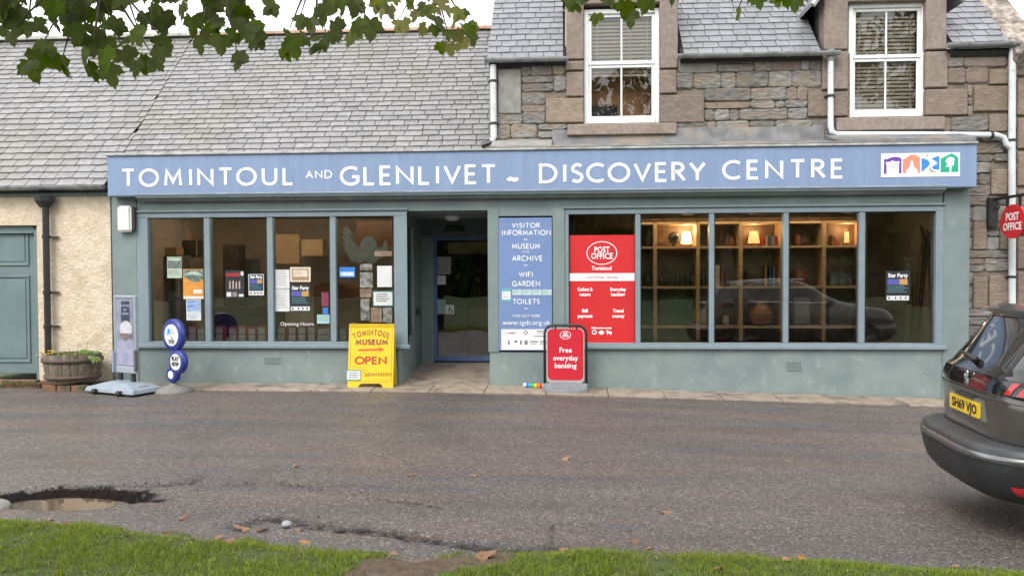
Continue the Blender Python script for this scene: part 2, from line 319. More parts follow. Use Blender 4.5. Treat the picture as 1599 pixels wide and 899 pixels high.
def glyph_mb(ch, h, w, fn, depth=.004, serif=False, mb=None):
    mb = mb or MB(); k = 0
    strokes = [list(s) for s in GL[ch][1]]
    if serif:
        ex = []
        for s_ in strokes:
            for e, nb in ((s_[0], s_[1]), (s_[-1], s_[-2])):
                if abs(e[1]) < .02 or abs(e[1] - 1) < .02:
                    if abs(e[1] - nb[1]) > .2: ex.append([(e[0] - .17, e[1]), (e[0] + .17, e[1])])
        for s_ in ex: strokes.append(s_)
    for i, st in enumerate(strokes):
        ww = w * (.5 if serif and len(st) == 2 and abs(st[0][1] - st[1][1]) < .01 and abs(st[0][0] - st[1][0]) < .36 else 1)
        st = [(x, w / 2 + y * (1 - w)) for x, y in st]
        L, Rr = ribbon(st, ww); n = len(L); z = -k * .0004; k += 1
        for p in L + Rr: p.y = max(-.015, min(1.015, p.y))
        vs = [fn(p.x * h, p.y * h, z) for p in L] + [fn(p.x * h, p.y * h, z) for p in Rr] + [fn(p.x * h, p.y * h, depth) for p in L] + [fn(p.x * h, p.y * h, depth) for p in Rr]
        fs = []
        for j in range(n - 1): fs += [(j, j + 1, n + j + 1, n + j), (j, 2 * n + j, 2 * n + j + 1, j + 1), (n + j, n + j + 1, 3 * n + j + 1, 3 * n + j)]
        fs += [(0, n, 3 * n, 2 * n), (n - 1, 3 * n - 1, 4 * n - 1, 2 * n - 1)]
        mb.add(vs, fs)
    return mb
def word_layout(word, h, gap, width=None, space=.5):
    xs = []; x = 0
    for c in word:
        if c == ' ': x += space; continue
        g = GL[c][0]; pad = {'I': .09, 'N': .05, 'M': .03, 'U': .05, 'D': .03, 'H': .05, 'E': .03, 'L': .03, 'R': .03}.get(c, 0)
        x += pad; xs.append((c, x)); x += g + pad + gap
    tot = (x - gap) * h; k = (width / tot) if width else 1
    return [(c, q * h * k) for c, q in xs], tot * k, k
def put_word(word, h, w, x0, x1, z, Y, mt, parent, gap=.2, each=None, name='lettering', depth=.004):
    lay, tot, k = word_layout(word, h, gap, x1 - x0); mb = MB()
    for c, q in lay:
        fn = lambda a, b, d, q=q: (x0 + q + a * min(k, 1.06), Y + d, z + b)
        if each: glyph_mb(c, h, w, fn, depth).build(each, mt, parent)
        else: glyph_mb(c, h, w, fn, depth, mb=mb)
    if not each: mb.build(name, mt, parent)
def fy(Y, s=1): return lambda a, b, d: (a, Y + s * d, b)
# ================================================================== THE GROUND
def struct(o, label=None): o['kind'] = 'structure'; return o
boxp('ground', (-150, 150, -150, 150, -1.2, -.62), solid('far_ground', (.05, .07, .02), .95), kind='structure')
EDGE = [(-40, -6.9), (-9, -6.85), (-4.4, -6.82), (-3.95, -6.76), (-3.4, -6.86), (-2.7, -7.02), (-2.1, -7.14), (-1.6, -7.24), (-1.3, -7.30), (-1.0, -7.30), (-.6, -7.22), (-.35, -7.14), (-.2, -7.12), (.1, -7.05), (.6, -7.03), (1.2, -7.04), (1.9, -7.09), (2.9, -7.15), (5, -7.25), (40, -8)]
from mathutils import noise as mn
def edge_y(x):
    for (a, b), (c, d) in zip(EDGE, EDGE[1:]):
        if a <= x <= c: return b + (d - b) * (x - a) / (c - a) + .035 * mn.noise(Vector((x * 2.7, 3.3, 0))) + .028 * mn.noise(Vector((x * 8, 3.3, 0)))
    return -7
def seg_d(px, py, L):
    best = 9
    for (ax, ay), (bx, by) in zip(L, L[1:]):
        dx, dy = bx - ax, by - ay; t = max(0, min(1, ((px - ax) * dx + (py - ay) * dy) / (dx * dx + dy * dy + 1e-9)))
        best = min(best, math.hypot(px - ax - t * dx, py - ay - t * dy))
    return best
from mathutils import noise as mn
def gp(*pts): return [tuple(G(a, b, -.04).xy) for a, b in pts]
CR1 = gp((300, 766), (400, 752), (470, 758), (600, 778), (700, 790))
CR1b = gp((0, 724), (100, 733), (200, 742))
CR2 = gp((370, 818), (430, 806), (500, 818), (600, 826), (700, 840), (760, 848), (830, 852), (862, 846))
CR3 = gp((862, 846), (858, 810))
CR4 = gp((10, 768), (120, 757), (240, 757), (300, 752))
HOLE = G(108, 783, -.06)
def road_z(x, y):
    z = ground(x, y) - .04; br = 0
    n1 = mn.noise(Vector((x * 3, y * 3, 0))); n2 = mn.noise(Vector((x * 11, y * 11, 4)))
    # pothole with ragged broken far rim
    ex, ey = (x - HOLE.x) / .62, (y - HOLE.y) / .30
    r = math.hypot(ex, ey) + .18 * n1 + .16 * n2 + .10 * mn.noise(Vector((x * 26, y * 26, 1)))
    if r < 1: z -= .075 * smooth((1 - r) / .16)
    if .62 < r < 1.30 and y > HOLE.y - .02: br = max(br, min(1, 2.2 * (1 - abs(r - .96) / .34))); z -= .018 * (n2 + .3)
    for L, wd, dp in ((CR1, .020, .006), (CR2, .095, .04), (CR3, .016, .012), (CR4, .05, .03)):
        if abs(x + 2) > 4: break
        d = seg_d(x + .05 * n1, y + .03 * n2, L) + .03 * abs(n2) + .018 * n1
        if d < wd * 1.6:
            k = smooth(1.3 - d / wd) * (.25 + 1.9 * abs(n2))
            z -= dp * min(1, k); br = max(br, min(1, k))
    z += .006 * mn.noise(Vector((x * .9, y * .9, 7))) + .0025 * n1
    return z, min(1, max(0, br))
def axis(lo, hi, a, b, fine, coarse):
    out = []; v = lo
    while v < a: out.append(v); v += coarse
    v = a
    while v < b: out.append(v); v += fine
    while v < hi: out.append(v); v += coarse
    out.append(hi); return out
FC = G(315, 792, -.04)
xs = axis(-40, 40, -4.7, .35, .028, .4); ys = axis(-9.0, -.45, -7.9, -5.7, .028, .35)
vs = []; brk = []; wet = []
for y in ys:
    for x in xs:
        z, b = road_z(x, y); vs.append((x, y, z)); brk.append(b)
        n3 = mn.noise(Vector((x * 2.2, y * 4, 5)))
        w1 = .75 * max(0, min(1, (-.2 - x) / 3.6)) * max(0, min(1, (-1.2 - y) / 1.6)); e_ = math.hypot((x - FC.x) / .95, (y - FC.y) / .24) + .35 * n3
        wet.append(max(w1, 1.35 * smooth((1.05 - e_) / .25)))
nx = len(xs); fs = [(j * nx + i, j * nx + i + 1, (j + 1) * nx + i + 1, (j + 1) * nx + i) for j in range(len(ys) - 1) for i in range(nx - 1)]
me = bpy.data.meshes.new('road'); me.from_pydata(vs, [], fs); me.materials.append(ASPH)
for nm, dat in (('broken', brk), ('wet', wet)):
    a = me.attributes.new(nm, 'FLOAT', 'POINT'); a.data.foreach_set('value', dat)
me.polygons.foreach_set('use_smooth', [True] * len(fs)); link('road', me, kind='structure')
# rain water: muddy puddle in the pothole, thin clear film beside it
def blob(cx, cy, rx, ry, z, n=60, amp=.12, seed=0, d=.012):
    pts = []
    for k in range(n):
        a = 2 * math.pi * k / n; q = 1 + amp * mn.noise(Vector((math.cos(a) * 2, math.sin(a) * 2, seed))) * 2 + amp * .5 * mn.noise(Vector((math.cos(a) * 7, math.sin(a) * 7, seed)))
        pts.append((cx + rx * q * math.cos(a), cy + ry * q * math.sin(a)))
    return MB().poly(pts, lambda a, b, dd: (a, b, z - dd), d)
MUD = mat('muddy_water', (.115, .075, .045), (.09, .065, .045), 4, .07, spec=.5)
FILM = mat('thin_rain_film', (.085, .083, .085), (.065, .063, .063), 30, .22, .38, .002, 90)
blob(HOLE.x, HOLE.y - .04, .56, .24, ground(-3.9) - .085).build('puddle', MUD, kind='structure')
# rubble crumbled along the hole's far rim
for k in range(26):
    q = R.uniform(.5, 2.8); s_ = R.uniform(.012, .028); px_, py_ = HOLE.x + .66 * math.cos(q), HOLE.y + .31 * math.sin(q) + R.gauss(0, .02)
    o = MB().xbox(Matrix.Translation((px_, py_, road_z(px_, py_)[0] + s_ * .3)) @ Euler((R.random() * 3, R.random() * 3, R.random() * 3)).to_matrix().to_4x4(), s_ * 2, s_ * 1.4, s_ * 1.2).build('asphalt_chunk', solid('broken_asphalt', (.035, .031, .029), .9), bpy.data.objects['road'], .004)
c = G(330, 797, -.04)
# verge
def verge_z(x, y):
    d = edge_y(x) - y
    return ground(x) - .045 + .055 * smooth(d / .22) + .035 * mn.noise(Vector((x * .8, y * .8, 2))) * smooth(d / .6) + .012 * mn.noise(Vector((x * 5, y * 5, 2)))
DIRT = [(-.42, -7.18), (-.62, -7.34), (-.90, -7.48), (-1.02, -7.7), (-1.05, -8.3), (-1.0, -9.5), (-.6, -12)]
def is_dirt(x, y): return seg_d(x, y, DIRT) + .16 * mn.noise(Vector((x * 3, y * 3, 9))) + .06 * mn.noise(Vector((x * 12, y * 12, 9))) < (.13 if y > -7.3 else .25)
VSO = mat('verge_turf', (.055, .085, .015), (.04, .04, .014), 12, .95, None, .02, 30)
DSO = mat('bare_dirt', (.060, .036, .022), (.10, .068, .045), 16, .8, .95, .015, 40, c3=(.12, .10, .08), sc3=9, f3=(.62, .75))
xs = axis(-60, 60, -5, 4, .05, .8); tt = [0, .03, .06, .10, .14, .19, .24, .29, .34, .40, .46, .52, .58, .64, .71, .78, .86, .95, 1.05, 1.15, 1.4, 1.7, 2.1, 2.7, 3.6, 5, 8, 14, 30]
vs = []
for t in tt:
    for x in xs:
        y = edge_y(x) - t; vs.append((x, y, verge_z(x, y)))
nx = len(xs); A = []; B = []
for j in range(len(tt) - 1):
    for i in range(nx - 1):
        f = (j * nx + i, (j + 1) * nx + i, (j + 1) * nx + i + 1, j * nx + i + 1); q = vs[f[0]]
        (B if is_dirt(q[0] + .04, q[1] - .04) else A).append(f)
for nm, ff, mt in (('verge', A, VSO), ('dirt_patch', B, DSO)):
    me = bpy.data.meshes.new(nm); me.from_pydata(vs, [], ff); me.materials.append(mt)
    bm = bmesh.new(); bm.from_mesh(me); bmesh.ops.delete(bm, geom=[v for v in bm.verts if not v.link_faces], context='VERTS'); bm.to_mesh(me); bm.free(); link(nm, me, kind='structure')
# grass blades
RG = random.Random(3); vs = []; fs = []
def blade(x, y, h, wd, lean):
    z = verge_z(x, y) - .004; a = RG.uniform(0, 6.283); b = RG.uniform(0, 6.283); wx, wy = math.cos(a) * wd, math.sin(a) * wd; lx, ly = math.cos(b) * lean, math.sin(b) * lean; n = len(vs)
    vs.extend([(x - wx, y - wy, z), (x + wx, y + wy, z), (x + wx * .8 + lx * .35, y + wy * .8 + ly * .35, z + h * .55), (x - wx * .8 + lx * .35, y - wy * .8 + ly * .35, z + h * .55), (x + lx, y + ly, z + h)])
    fs.extend([(n, n + 1, n + 2, n + 3), (n + 3, n + 2, n + 4)])
for k in range(190000):
    x = RG.uniform(-5.2, 4.3); y = edge_y(x) - (RG.random() ** 1.1) * 1.35 + .03 + .07 * mn.noise(Vector((x * 3.5, 5, 0))) + .05 * mn.noise(Vector((x * 14, 5, 0)))
    if is_dirt(x, y) and RG.random() > .05: continue
    if x > -1.0 and y < -9: continue
    cl = mn.noise(Vector((x * 2.6, y * 2.6, 1)))
    if RG.random() > .80 + cl * .9 + .5 * mn.noise(Vector((x * 9, y * 9, 3))): continue
    h = RG.uniform(.010, .036) * (1 + .8 * cl); blade(x, y, h, RG.uniform(.0014, .003), h * RG.uniform(.3, 1.3))
keep = (vs, fs); vs, fs = [], []
for k in range(9000):
    x = RG.uniform(-5.2, 4.3); y = edge_y(x) - RG.random() * 1.3 + .05
    if is_dirt(x, y) and RG.random() > .25: continue
    if mn.noise(Vector((x * 4, y * 4, 8))) < -.05: continue
    blade(x, y, RG.uniform(.006, .03), RG.uniform(.001, .0022), RG.uniform(.02, .06))
me = bpy.data.meshes.new('dry_grass'); me.from_pydata(vs, [], fs); me.materials.append(leafmat('straw', (.30, .24, .11), (.20, .14, .06), .2, .4)); o = link('dry_grass', me, kind='stuff'); o['label'] = 'dry straw coloured blades scattered through the verge grass'; o['category'] = 'grass'
vs, fs = keep
for k in range(1500):      # taller tufts
    tx_, ty_ = RG.uniform(-5, 4), RG.random(); cx_, cy_ = tx_, edge_y(tx_) - ty_ * 1.2
    if is_dirt(cx_, cy_) or mn.noise(Vector((cx_ * 1.6, cy_ * 1.6, 6))) < .12: continue
    for q in range(9): blade(cx_ + RG.gauss(0, .015), cy_ + RG.gauss(0, .015), RG.uniform(.04, .085), RG.uniform(.0015, .003), RG.uniform(.01, .05))
# broad-leaved weeds among the blades
for k in range(900):
    x = RG.uniform(-5, 4); y = edge_y(x) - RG.random() * 1.6 - .05
    if is_dirt(x, y): continue
    for q in range(5):
        blade(x, y, RG.uniform(.012, .03), RG.uniform(.006, .010), RG.uniform(.02, .045))
me = bpy.data.meshes.new('grass'); me.from_pydata(vs, [], fs); me.materials.append(GRASSM); o = link('grass', me, kind='stuff')
o['label'] = 'short green grass of the verge along the near side of the road'; o['category'] = 'grass'
# loose chippings around the broken asphalt
mb = MB()
for k in range(420):
    L = R.choice([CR1, CR2, CR4, CR2]); i = R.randrange(len(L) - 1); t = R.random(); x = L[i][0] * (1 - t) + L[i + 1][0] * t + R.gauss(0, .10); y = L[i][1] * (1 - t) + L[i + 1][1] * t + R.gauss(0, .05); s_ = R.uniform(.002, .007)
    z = road_z(x, y)[0] + s_ * .5; M = Matrix.Translation((x, y, z)) @ Euler((R.random() * 3, R.random() * 3, R.random() * 3)).to_matrix().to_4x4(); mb.xbox(M, s_ * 2, s_ * 1.5, s_ * 1.3)
mb.build('gravel', mat('chippings', (.04, .036, .033), (.09, .08, .072), 60, .8, rand=.5), kind='stuff')
bpy.data.objects['gravel']['label'] = 'loose chippings scattered along the broken edge of the road'; bpy.data.objects['gravel']['category'] = 'gravel'
# paving strip before the shop
pav = boxp('pavement', (-7.35, 6.15, -.52, .02, -.55, -.24), DARKGREY, kind='structure')
x = -7.35
while x < 6.1:
    wdt = R.uniform(.82, .98); x2 = min(x + wdt, 6.15); za, zb = ground(x), ground(x2); q = R.uniform(-.004, .004); y0 = -.62 + R.uniform(-.012, .012)
    mb = MB().add([(x + .006, y0, za - .2), (x2 - .006, y0, zb - .2), (x2 - .006, .0, zb - .2), (x + .006, .0, za - .2), (x + .006, y0, za - .012 + q), (x2 - .006, y0, zb - .012 + q), (x2 - .006, -.0, zb + q), (x + .006, -.0, za + q)],
                  [(3, 2, 1, 0), (4, 5, 6, 7), (0, 1, 5, 4), (1, 2, 6, 5), (2, 3, 7, 6), (3, 0, 4, 7)])
    mb.build('paving_slab', PAVE, pav, .006); x = x2
# ================================================================== ROOFS, WALLS
def slate_meshes(tag_, L, t, mt, n=5):
    out = []
    for k in range(n):
        c1, c2 = R.uniform(0, .10), R.uniform(0, .10); b1, b2 = R.uniform(-.012, .012), R.uniform(-.012, .012); mid = R.uniform(-.006, .006)
        P = [(0, c1 * L * .8 + b1), (c1, b1 * .5), (.5, mid), (1 - c2, b2 * .5), (1, c2 * L * .8 + b2), (1, L), (0, L)]
        out.append(MB().poly(P, lambda a, b, d: (a, b, t - d), t).mesh(tag_, mt))
    return out
def roof(parent, x0, x1, y0, z0, phi, length, gauge, width, mt, iv=None, limit=300, jg=.009, t=.014, seed=1, vis=None, zfun=None):
    rr = random.Random(seed); M = slate_meshes('roof_slate', gauge * 1.25, t, mt); cnt = 0; stuff = MB(); row = 0; s_ = 0.0
    cp, sp = math.cos(phi), math.sin(phi); tilt = -(t * 1.1) / gauge
    while s_ < length:
        for (a, b) in (iv(s_) if iv else [(x0, x1)]):
            x = a - (rr.uniform(.3, .6) * width if row % 2 else rr.uniform(0, .15) * width)
            while x < b - .02:
                wd = width * rr.uniform(.88, 1.14); xa, xb = max(x, a), min(x + wd, b); x += wd
                if xb - xa < .05: continue
                me = rr.choice(M); off = t * .4 + rr.uniform(0, .003); js = rr.uniform(-.006, .006)
                loc = Vector((xa + .002, y0 + (s_ + js) * cp - off * sp, z0 + (s_ + js) * sp + off * cp)); rot = Euler((phi + tilt, rr.gauss(0, .003), rr.gauss(0, .006)))
                if cnt < limit and (vis is None or vis(xa, s_)):
                    o = link('roof_slate', me, parent); o.location = loc; o.rotation_euler = rot; o.scale = (xb - xa - jg, 1, 1); cnt += 1
                else:
                    T = Matrix.Translation(loc) @ rot.to_matrix().to_4x4() @ Matrix.Diagonal((xb - xa - jg, 1, 1, 1))
                    stuff.add([T @ v.co for v in me.vertices], [tuple(p.vertices) for p in me.polygons])
        s_ += gauge * rr.uniform(.985, 1.015) * (1 - .1 * s_ / max(length, 1)); row += 1
    if stuff.v: o = stuff.build('roof_slates_beyond', mt, parent, kind='stuff')
PHI = math.radians(46); cP, sP = math.cos(PHI), math.sin(PHI); SUBR = solid('roof_underlay', (.03, .03, .03), .9)
def underlay(parent, x0, x1, y0, z0, length, name='roof'):
    MB().poly([(0, -.02), (length, -.02), (length, -.12), (0, -.12)], lambda a, b, d: (x0 + d, y0 + a * cP - b * sP, z0 + a * sP + b * cP), x1 - x0).build(name, SUBR, parent)
def ridge(parent, x0, x1, y, z, mt, w_=.45, r=.11):
    x = x0
    while x < x1 - .05:
        xe = min(x + w_ * R.uniform(.95, 1.05), x1); P = [(r * 1.5 * math.cos(a), r * math.sin(a) + R.uniform(-.004, .004)) for a in [math.pi * k / 6 for k in range(7)]]
        MB().poly(P, lambda a, b, d, x=x, xe=xe: (x + .004 + d, y + a, z + b), xe - x - .008).build('ridge_tile', mt, parent); x = xe
# ---- cream cottage at the left
cot = thing('cream_cottage', 'cream roughcast cottage with black downpipe and slate roof at the left end', 'house', (-9.5, 2.5, -.2))
XS = -7.32
mbw = MB().box(-8.57, XS - .0, .05, .45, -.4, 3.08).box(-13, -8.57, .05, .45, 2.55, 3.08).box(-13, -9.72, .05, .45, -.4, 2.55)
mbw.build('wall', CREAM, cot)
MB().box(-13, -12.6, .45, 6, -.4, 3.1).box(-13, XS, 6, 6.3, -.4, 3.1).build('wall', CREAM, cot)
underlay(cot, -13, -7.3, -.1, 3.15, 4.55)
MB().poly([(0, -.02), (4.55, -.02), (4.55, -.12), (0, -.12)], lambda a, b, d: (-13 + d, 6.3 - a * cP + b * sP, 3.15 + a * sP + b * cP), 5.7).build('roof', SLATE_L, cot)
roof(cot, -13, -7.3, -.12, 3.16, PHI, 4.5, .172, .27, SLATE_L, t=.018, jg=.012, vis=lambda x, s: x > -9.2 - s * .3, seed=11)
ridge(cot, -13, -7.3, 3.08, 6.43, RIDGE)
# door
fr = MB().box(-9.72, -9.62, .12, .3, -.35, 2.5).box(-8.67, -8.57, .12, .3, -.35, 2.5).box(-9.62, -8.67, .12, .3, 2.42, 2.55).build('door_frame', TEALD, cot, .006)
x0, x1, z0, z1 = -9.62, -8.67, .10, 2.42
dr = boxp('door', (x0, x1, .19, .24, z0 + .01, z1), TEALD, cot, .004)
for (pa, pb, pc, pd) in ((-8, 358, 45, 415), (-8, 430, 46, 566)):
    a, b, c_, d_ = RW(pa, pb, pc, pd, .15); a = -9.5; b = -8.80
    mb = MB()
    for q in ((a, b, c_, c_ + .035), (a, b, d_ - .035, d_), (a, a + .035, c_ + .035, d_ - .035), (b - .035, b, c_ + .035, d_ - .035)): mb.box(q[0], q[1], .168, .19, q[2], q[3])
    mb.build('moulding', TEALD, dr, .008); boxp('door_panel', (a + .07, b - .07, .178, .19, c_ + .07, d_ - .07), TEALD, dr, .006)
boxp('threshold', (-9.75, -8.55, -.06, .05, -.3, .03), BRICKR, cot, .01)
mb = MB()
for i in range(11):
    boxp('plinth_stone', (-9.9 + i * .235, -9.9 + i * .235 + .225, -.04 - R.random() * .03, .05, -.3, .0 + R.uniform(-.03, .04)), BRICKR, cot, .012)
# gutter + downpipe
def halfgutter(x0, x1, y, z, r=.06, mt=GREYP, parent=None, name='gutter', caps=True):
    mb = MB(); n = 8; P = [(r * math.cos(math.pi + math.pi * k / n), r * math.sin(math.pi + math.pi * k / n)) for k in range(n + 1)]
    Q = [(a * .88, b * .88 + .002) for a, b in reversed(P)]
    mb.poly(P + Q, lambda a, b, d: (x0 + d, y + a, z + b), x1 - x0)
    if caps:
        for xx in (x0 - .004, x1 + .0): mb.poly(P, lambda a, b, d, xx=xx: (xx + d, y + a, z + b), .004)
    o = mb.build(name, mt, parent)
    xx = x0 + .25
    while xx < x1:
        MB().poly([(1.12 * a, 1.12 * b) for a, b in P] + [(a * 1.0, b * 1.0) for a, b in reversed(P)], lambda a, b, d, xx=xx: (xx + d, y + a, z + b), .03).build('bracket', mt, o); xx += .72
    return o
g = halfgutter(-13, XS + .0, -.14, 3.17, .075, GREYP, cot)
boxp('fascia_board', (-13, XS, .0, .05, 3.02, 3.17), TEALD, cot)
dp = MB(); xd, yd = W(73, 430, -.06).x, -.06
dp.tube([(xd, yd, 2.86), (xd, yd, .32), (xd + .02, yd - .06, .22)], .052, 10)
dpo = dp.build('downpipe', BLACKM, cot, smooth_=False)
MB().lathe([(.03, -.12), (.09, -.10), (.17, .0), (.18, .07), (.16, .07)], (xd - .01, yd + .0, 2.93), 8, sy=.6).build('hopper', BLACKM, dpo)
for zz in (2.35, 1.45, .9): MB().tube([(xd, yd, zz - .03), (xd, yd, zz + .03)], .064, 10).box(xd, xd + .16, .0, .03, zz - .01, zz + .012).build('clip', BLACKM, dpo)
# ---- single storey shop range
rng = thing('shop_building', 'long low shop building whose mossy slate roof rises behind the blue sign', 'building', (-4.2, 2.5, 0))
underlay(rng, -7.3, -1.12, -.1, 3.15, 4.55)
MB().poly([(0, -.02), (4.55, -.02), (4.55, -.12), (0, -.12)], lambda a, b, d: (-7.3 + d, 6.3 - a * cP + b * sP, 3.15 + a * sP + b * cP), 6.2).build('roof', SLATE_L, rng)
roof(rng, -7.295, -1.12, -.12 + .45 * cP, 3.16 + .45 * sP, PHI, 4.0, .148, .265, SLATE_L, t=.017, jg=.012, vis=lambda x, s: True, seed=5)
ridge(rng, -7.3, -1.12, 3.08, 6.44, TERRA, .42, .09)
MB().box(-7.3, 6.1, 6, 6.3, -.4, 3.2).build('wall', INW, rng)
# ---- two storey stone building
stb = thing('stone_building', 'two storey brown and grey rubble stone building with sash windows and slate roof', 'building', (3, 3, -.2))
XL, XR_ = W(770, 160, .4).x, 7.22; WY = .40; EZ = 5.14
WN0 = [RW(912, 14, 1030, 193, WY + .08), RW(1325, 5, 1446, 183, WY + .08)]
mbw = MB().box(XL + .02, XR_, WY + .02, WY + .3, 3.3, 3.99).box(6.0, XR_, WY + .02, WY + .3, -.6, 3.3)
xe_ = [XL + .02, WN0[0][0], WN0[0][1], WN0[1][0], WN0[1][1], XR_]
for i in (0, 2, 4): mbw.box(xe_[i], xe_[i + 1], WY + .02, WY + .3, 3.99, EZ)
mbw.build('wall', MORTAR, stb)
MB().box(XL + .02, XL + .3, WY + .3, 7.4, 2.9, EZ).box(XR_ - .3, XR_, WY + .3, 7.4, -.6, EZ).box(XL + .3, XR_ - .3, 7.1, 7.4, -.6, EZ).build('wall', RAG, stb)
MB().poly([(.45, EZ), (7.4, EZ), (3.9, EZ + 3.6)], lambda a, b, d: (XL + .02 + d, a, b), .28).poly([(.45, EZ), (7.4, EZ), (3.9, EZ + 3.6)], lambda a, b, d: (XR_ - .28 + d, a, b), .28).build('gable_wall', RAG, stb)
# cement band up the left end wall
boxp('render_band', (XL - .06, XL + .02, WY - .01, 3.5, 3.6, EZ), RAG, stb, .01)
# openings
WN = []
for (a, b, c_, d_) in ((912, 14, 1030, 193), (1325, 5, 1446, 183)): WN.append(RW(a, b, c_, d_, WY + .08))
def stone_block(px, parent, mt, proud=.03, name='dressed_stone', bevel=.014, Y=WY, jit=.004):
    a, b, c_, d_ = RW(*px, Y - proud)
    o = MB().box(a + .004, b - .004, Y - proud - R.uniform(0, .008), Y + .25, c_ + .004, d_ - .004).build(name, mt, parent, bevel); return (a, b, c_, d_)
OCC = []
for px in ((884, -60, 912, 93), (882, 95, 912, 110), (884, 112, 912, 151), (852, 153, 912, 192), (1030, -60, 1059, 107), (1030, 109, 1057, 146), (1030, 148, 1100, 192),
           (1287, -60, 1325, 78), (1284, 80, 1325, 140), (1262, 143, 1325, 182), (1446, -60, 1479, 78), (1446, 80, 1481, 137), (1446, 139, 1512, 180)):
    OCC.append(stone_block(px, stb, SMOOTHST if px[1] < 100 else SANDST))
SILLS = ((886, 193, 1057, 210), (1307, 183, 1476, 203))
for px in SILLS:
    a, b, c_, d_ = RW(*px, WY - .1); OCC.append((a, b, c_, d_))
    MB().add([(a, WY - .1, c_), (b, WY - .1, c_), (b, WY + .2, c_), (a, WY + .2, c_), (a, WY - .1, d_), (b, WY - .1, d_), (b, WY + .2, d_ + .02), (a, WY + .2, d_ + .02)],
             [(3, 2, 1, 0), (4, 5, 6, 7), (0, 1, 5, 4), (1, 2, 6, 5), (2, 3, 7, 6), (3, 0, 4, 7)]).build('window_sill', SMOOTHST, stb, .012)
# a few large dressed blocks set in the rubble (and the quoins at the right end)
for px in ((777, 108, 814, 178), (1100, 150, 1104, 152), (1545, 108, 1575, 132), (1521, 134, 1575, 174), (1545, 178, 1574, 206), (1589, 66, 1625, 118), (1589, 122, 1640, 180), (1589, 184, 1618, 232), (1589, 236, 1640, 290),
           (1548, 264, 1574, 304), (1589, 370, 1630, 420), (1520, 346, 1542, 390), (1562, 352, 1576, 390), (1520, 432, 1543, 482), (1545, 430, 1576, 480), (1589, 424, 1640, 478), (1589, 484, 1620, 530), (1589, 296, 1625, 366)):
    if px[2] - px[0] < 8: continue
    OCC.append(stone_block(px, stb, RAG if px[0] == 777 else SANDST, .022, 'dressed_stone', .012))
for q in WN: OCC.append(q)
def free(a, b, z0, z1):
    iv = [(a, b)]
    for (p, q, r_, s_) in OCC:
        if r_ < z1 - .03 and s_ > z0 + .03:
            nv = []
            for (u_, v_) in iv:
                if q <= u_ or p >= v_: nv.append((u_, v_)); continue
                if p > u_: nv.append((u_, p))
                if q < v_: nv.append((q, v_))
            iv = nv
    return [(u_, v_) for u_, v_ in iv if v_ - u_ > .05]
STC = [0]
def rubble(xa, xb, z0, z1):
    z = z0; 
    while z < z1 - .03:
        h = R.choice((.12, .15, .18, .20, .23, .26)) * R.uniform(.95, 1.05); h = min(h, z1 - z)
        if z1 - z - h < .06: h = z1 - z
        for (a, b) in free(xa, xb, z, z + h):
            x = a
            while x < b - .03:
                wd = R.choice((.15, .26, .40, .55, .75)) * R.uniform(.85, 1.15)
                if b - x - wd < .12: wd = b - x
                parts = [(z, z + h)] if h < .2 or R.random() < .72 or wd < .3 else [(z, z + h * .52), (z + h * .55, z + h)]
                for (za, zb) in parts:
                    gp_ = R.uniform(.001, .008); X0, X1, Z0, Z1 = x + gp_, x + wd - gp_, za + gp_, zb - gp_
                    if X1 - X0 < .02 or Z1 - Z0 < .02: continue
                    j = lambda: R.uniform(-.012, .012); pr = R.uniform(.0, .022); cc = min(.03, (Z1 - Z0) * .3)
                    O = [(X0 + j() * .5, Z0 + cc), (X0 + cc * R.uniform(.6, 1.6), Z0 + j() * .6), ((X0 + X1) / 2, Z0 + j() * .6), (X1 - cc * R.uniform(.6, 1.6), Z0 + j() * .6), (X1 + j() * .5, Z0 + cc), (X1 + j() * .5, Z1 - cc), (X1 - cc * R.uniform(.6, 1.6), Z1 + j() * .6), ((X0 + X1) / 2, Z1 + j() * .6), (X0 + cc * R.uniform(.6, 1.6), Z1 + j() * .6), (X0 + j() * .5, Z1 - cc)]
                    cx_, cz_ = (X0 + X1) / 2, (Z0 + Z1) / 2; n = len(O); ins = [(cx_ + (p - cx_) * (1 - .03 / max(.08, X1 - X0)), cz_ + (q - cz_) * .84) for p, q in O]
                    vs_ = [(p, WY + .05, q) for p, q in O] + [(p, WY + .006 - pr * .6, q) for p, q in O] + [(p, WY - pr + R.uniform(-.004, .004), q) for p, q in ins]
                    fs_ = [(i, (i + 1) % n, n + (i + 1) % n, n + i) for i in range(n)] + [(n + i, n + (i + 1) % n, 2 * n + (i + 1) % n, 2 * n + i) for i in range(n)] + [tuple(range(2 * n, 3 * n))]
                    r_ = R.random(); MB().add(vs_, fs_).build('stone', SCHIST if r_ < .72 else SANDST if r_ < .9 else RAG, stb); STC[0] += 1
                x += wd
        z += h
rubble(XL + .03, XR_ - .02, 3.55, EZ - .02)
rubble(6.10, XR_ - .02, -.35, 3.55)
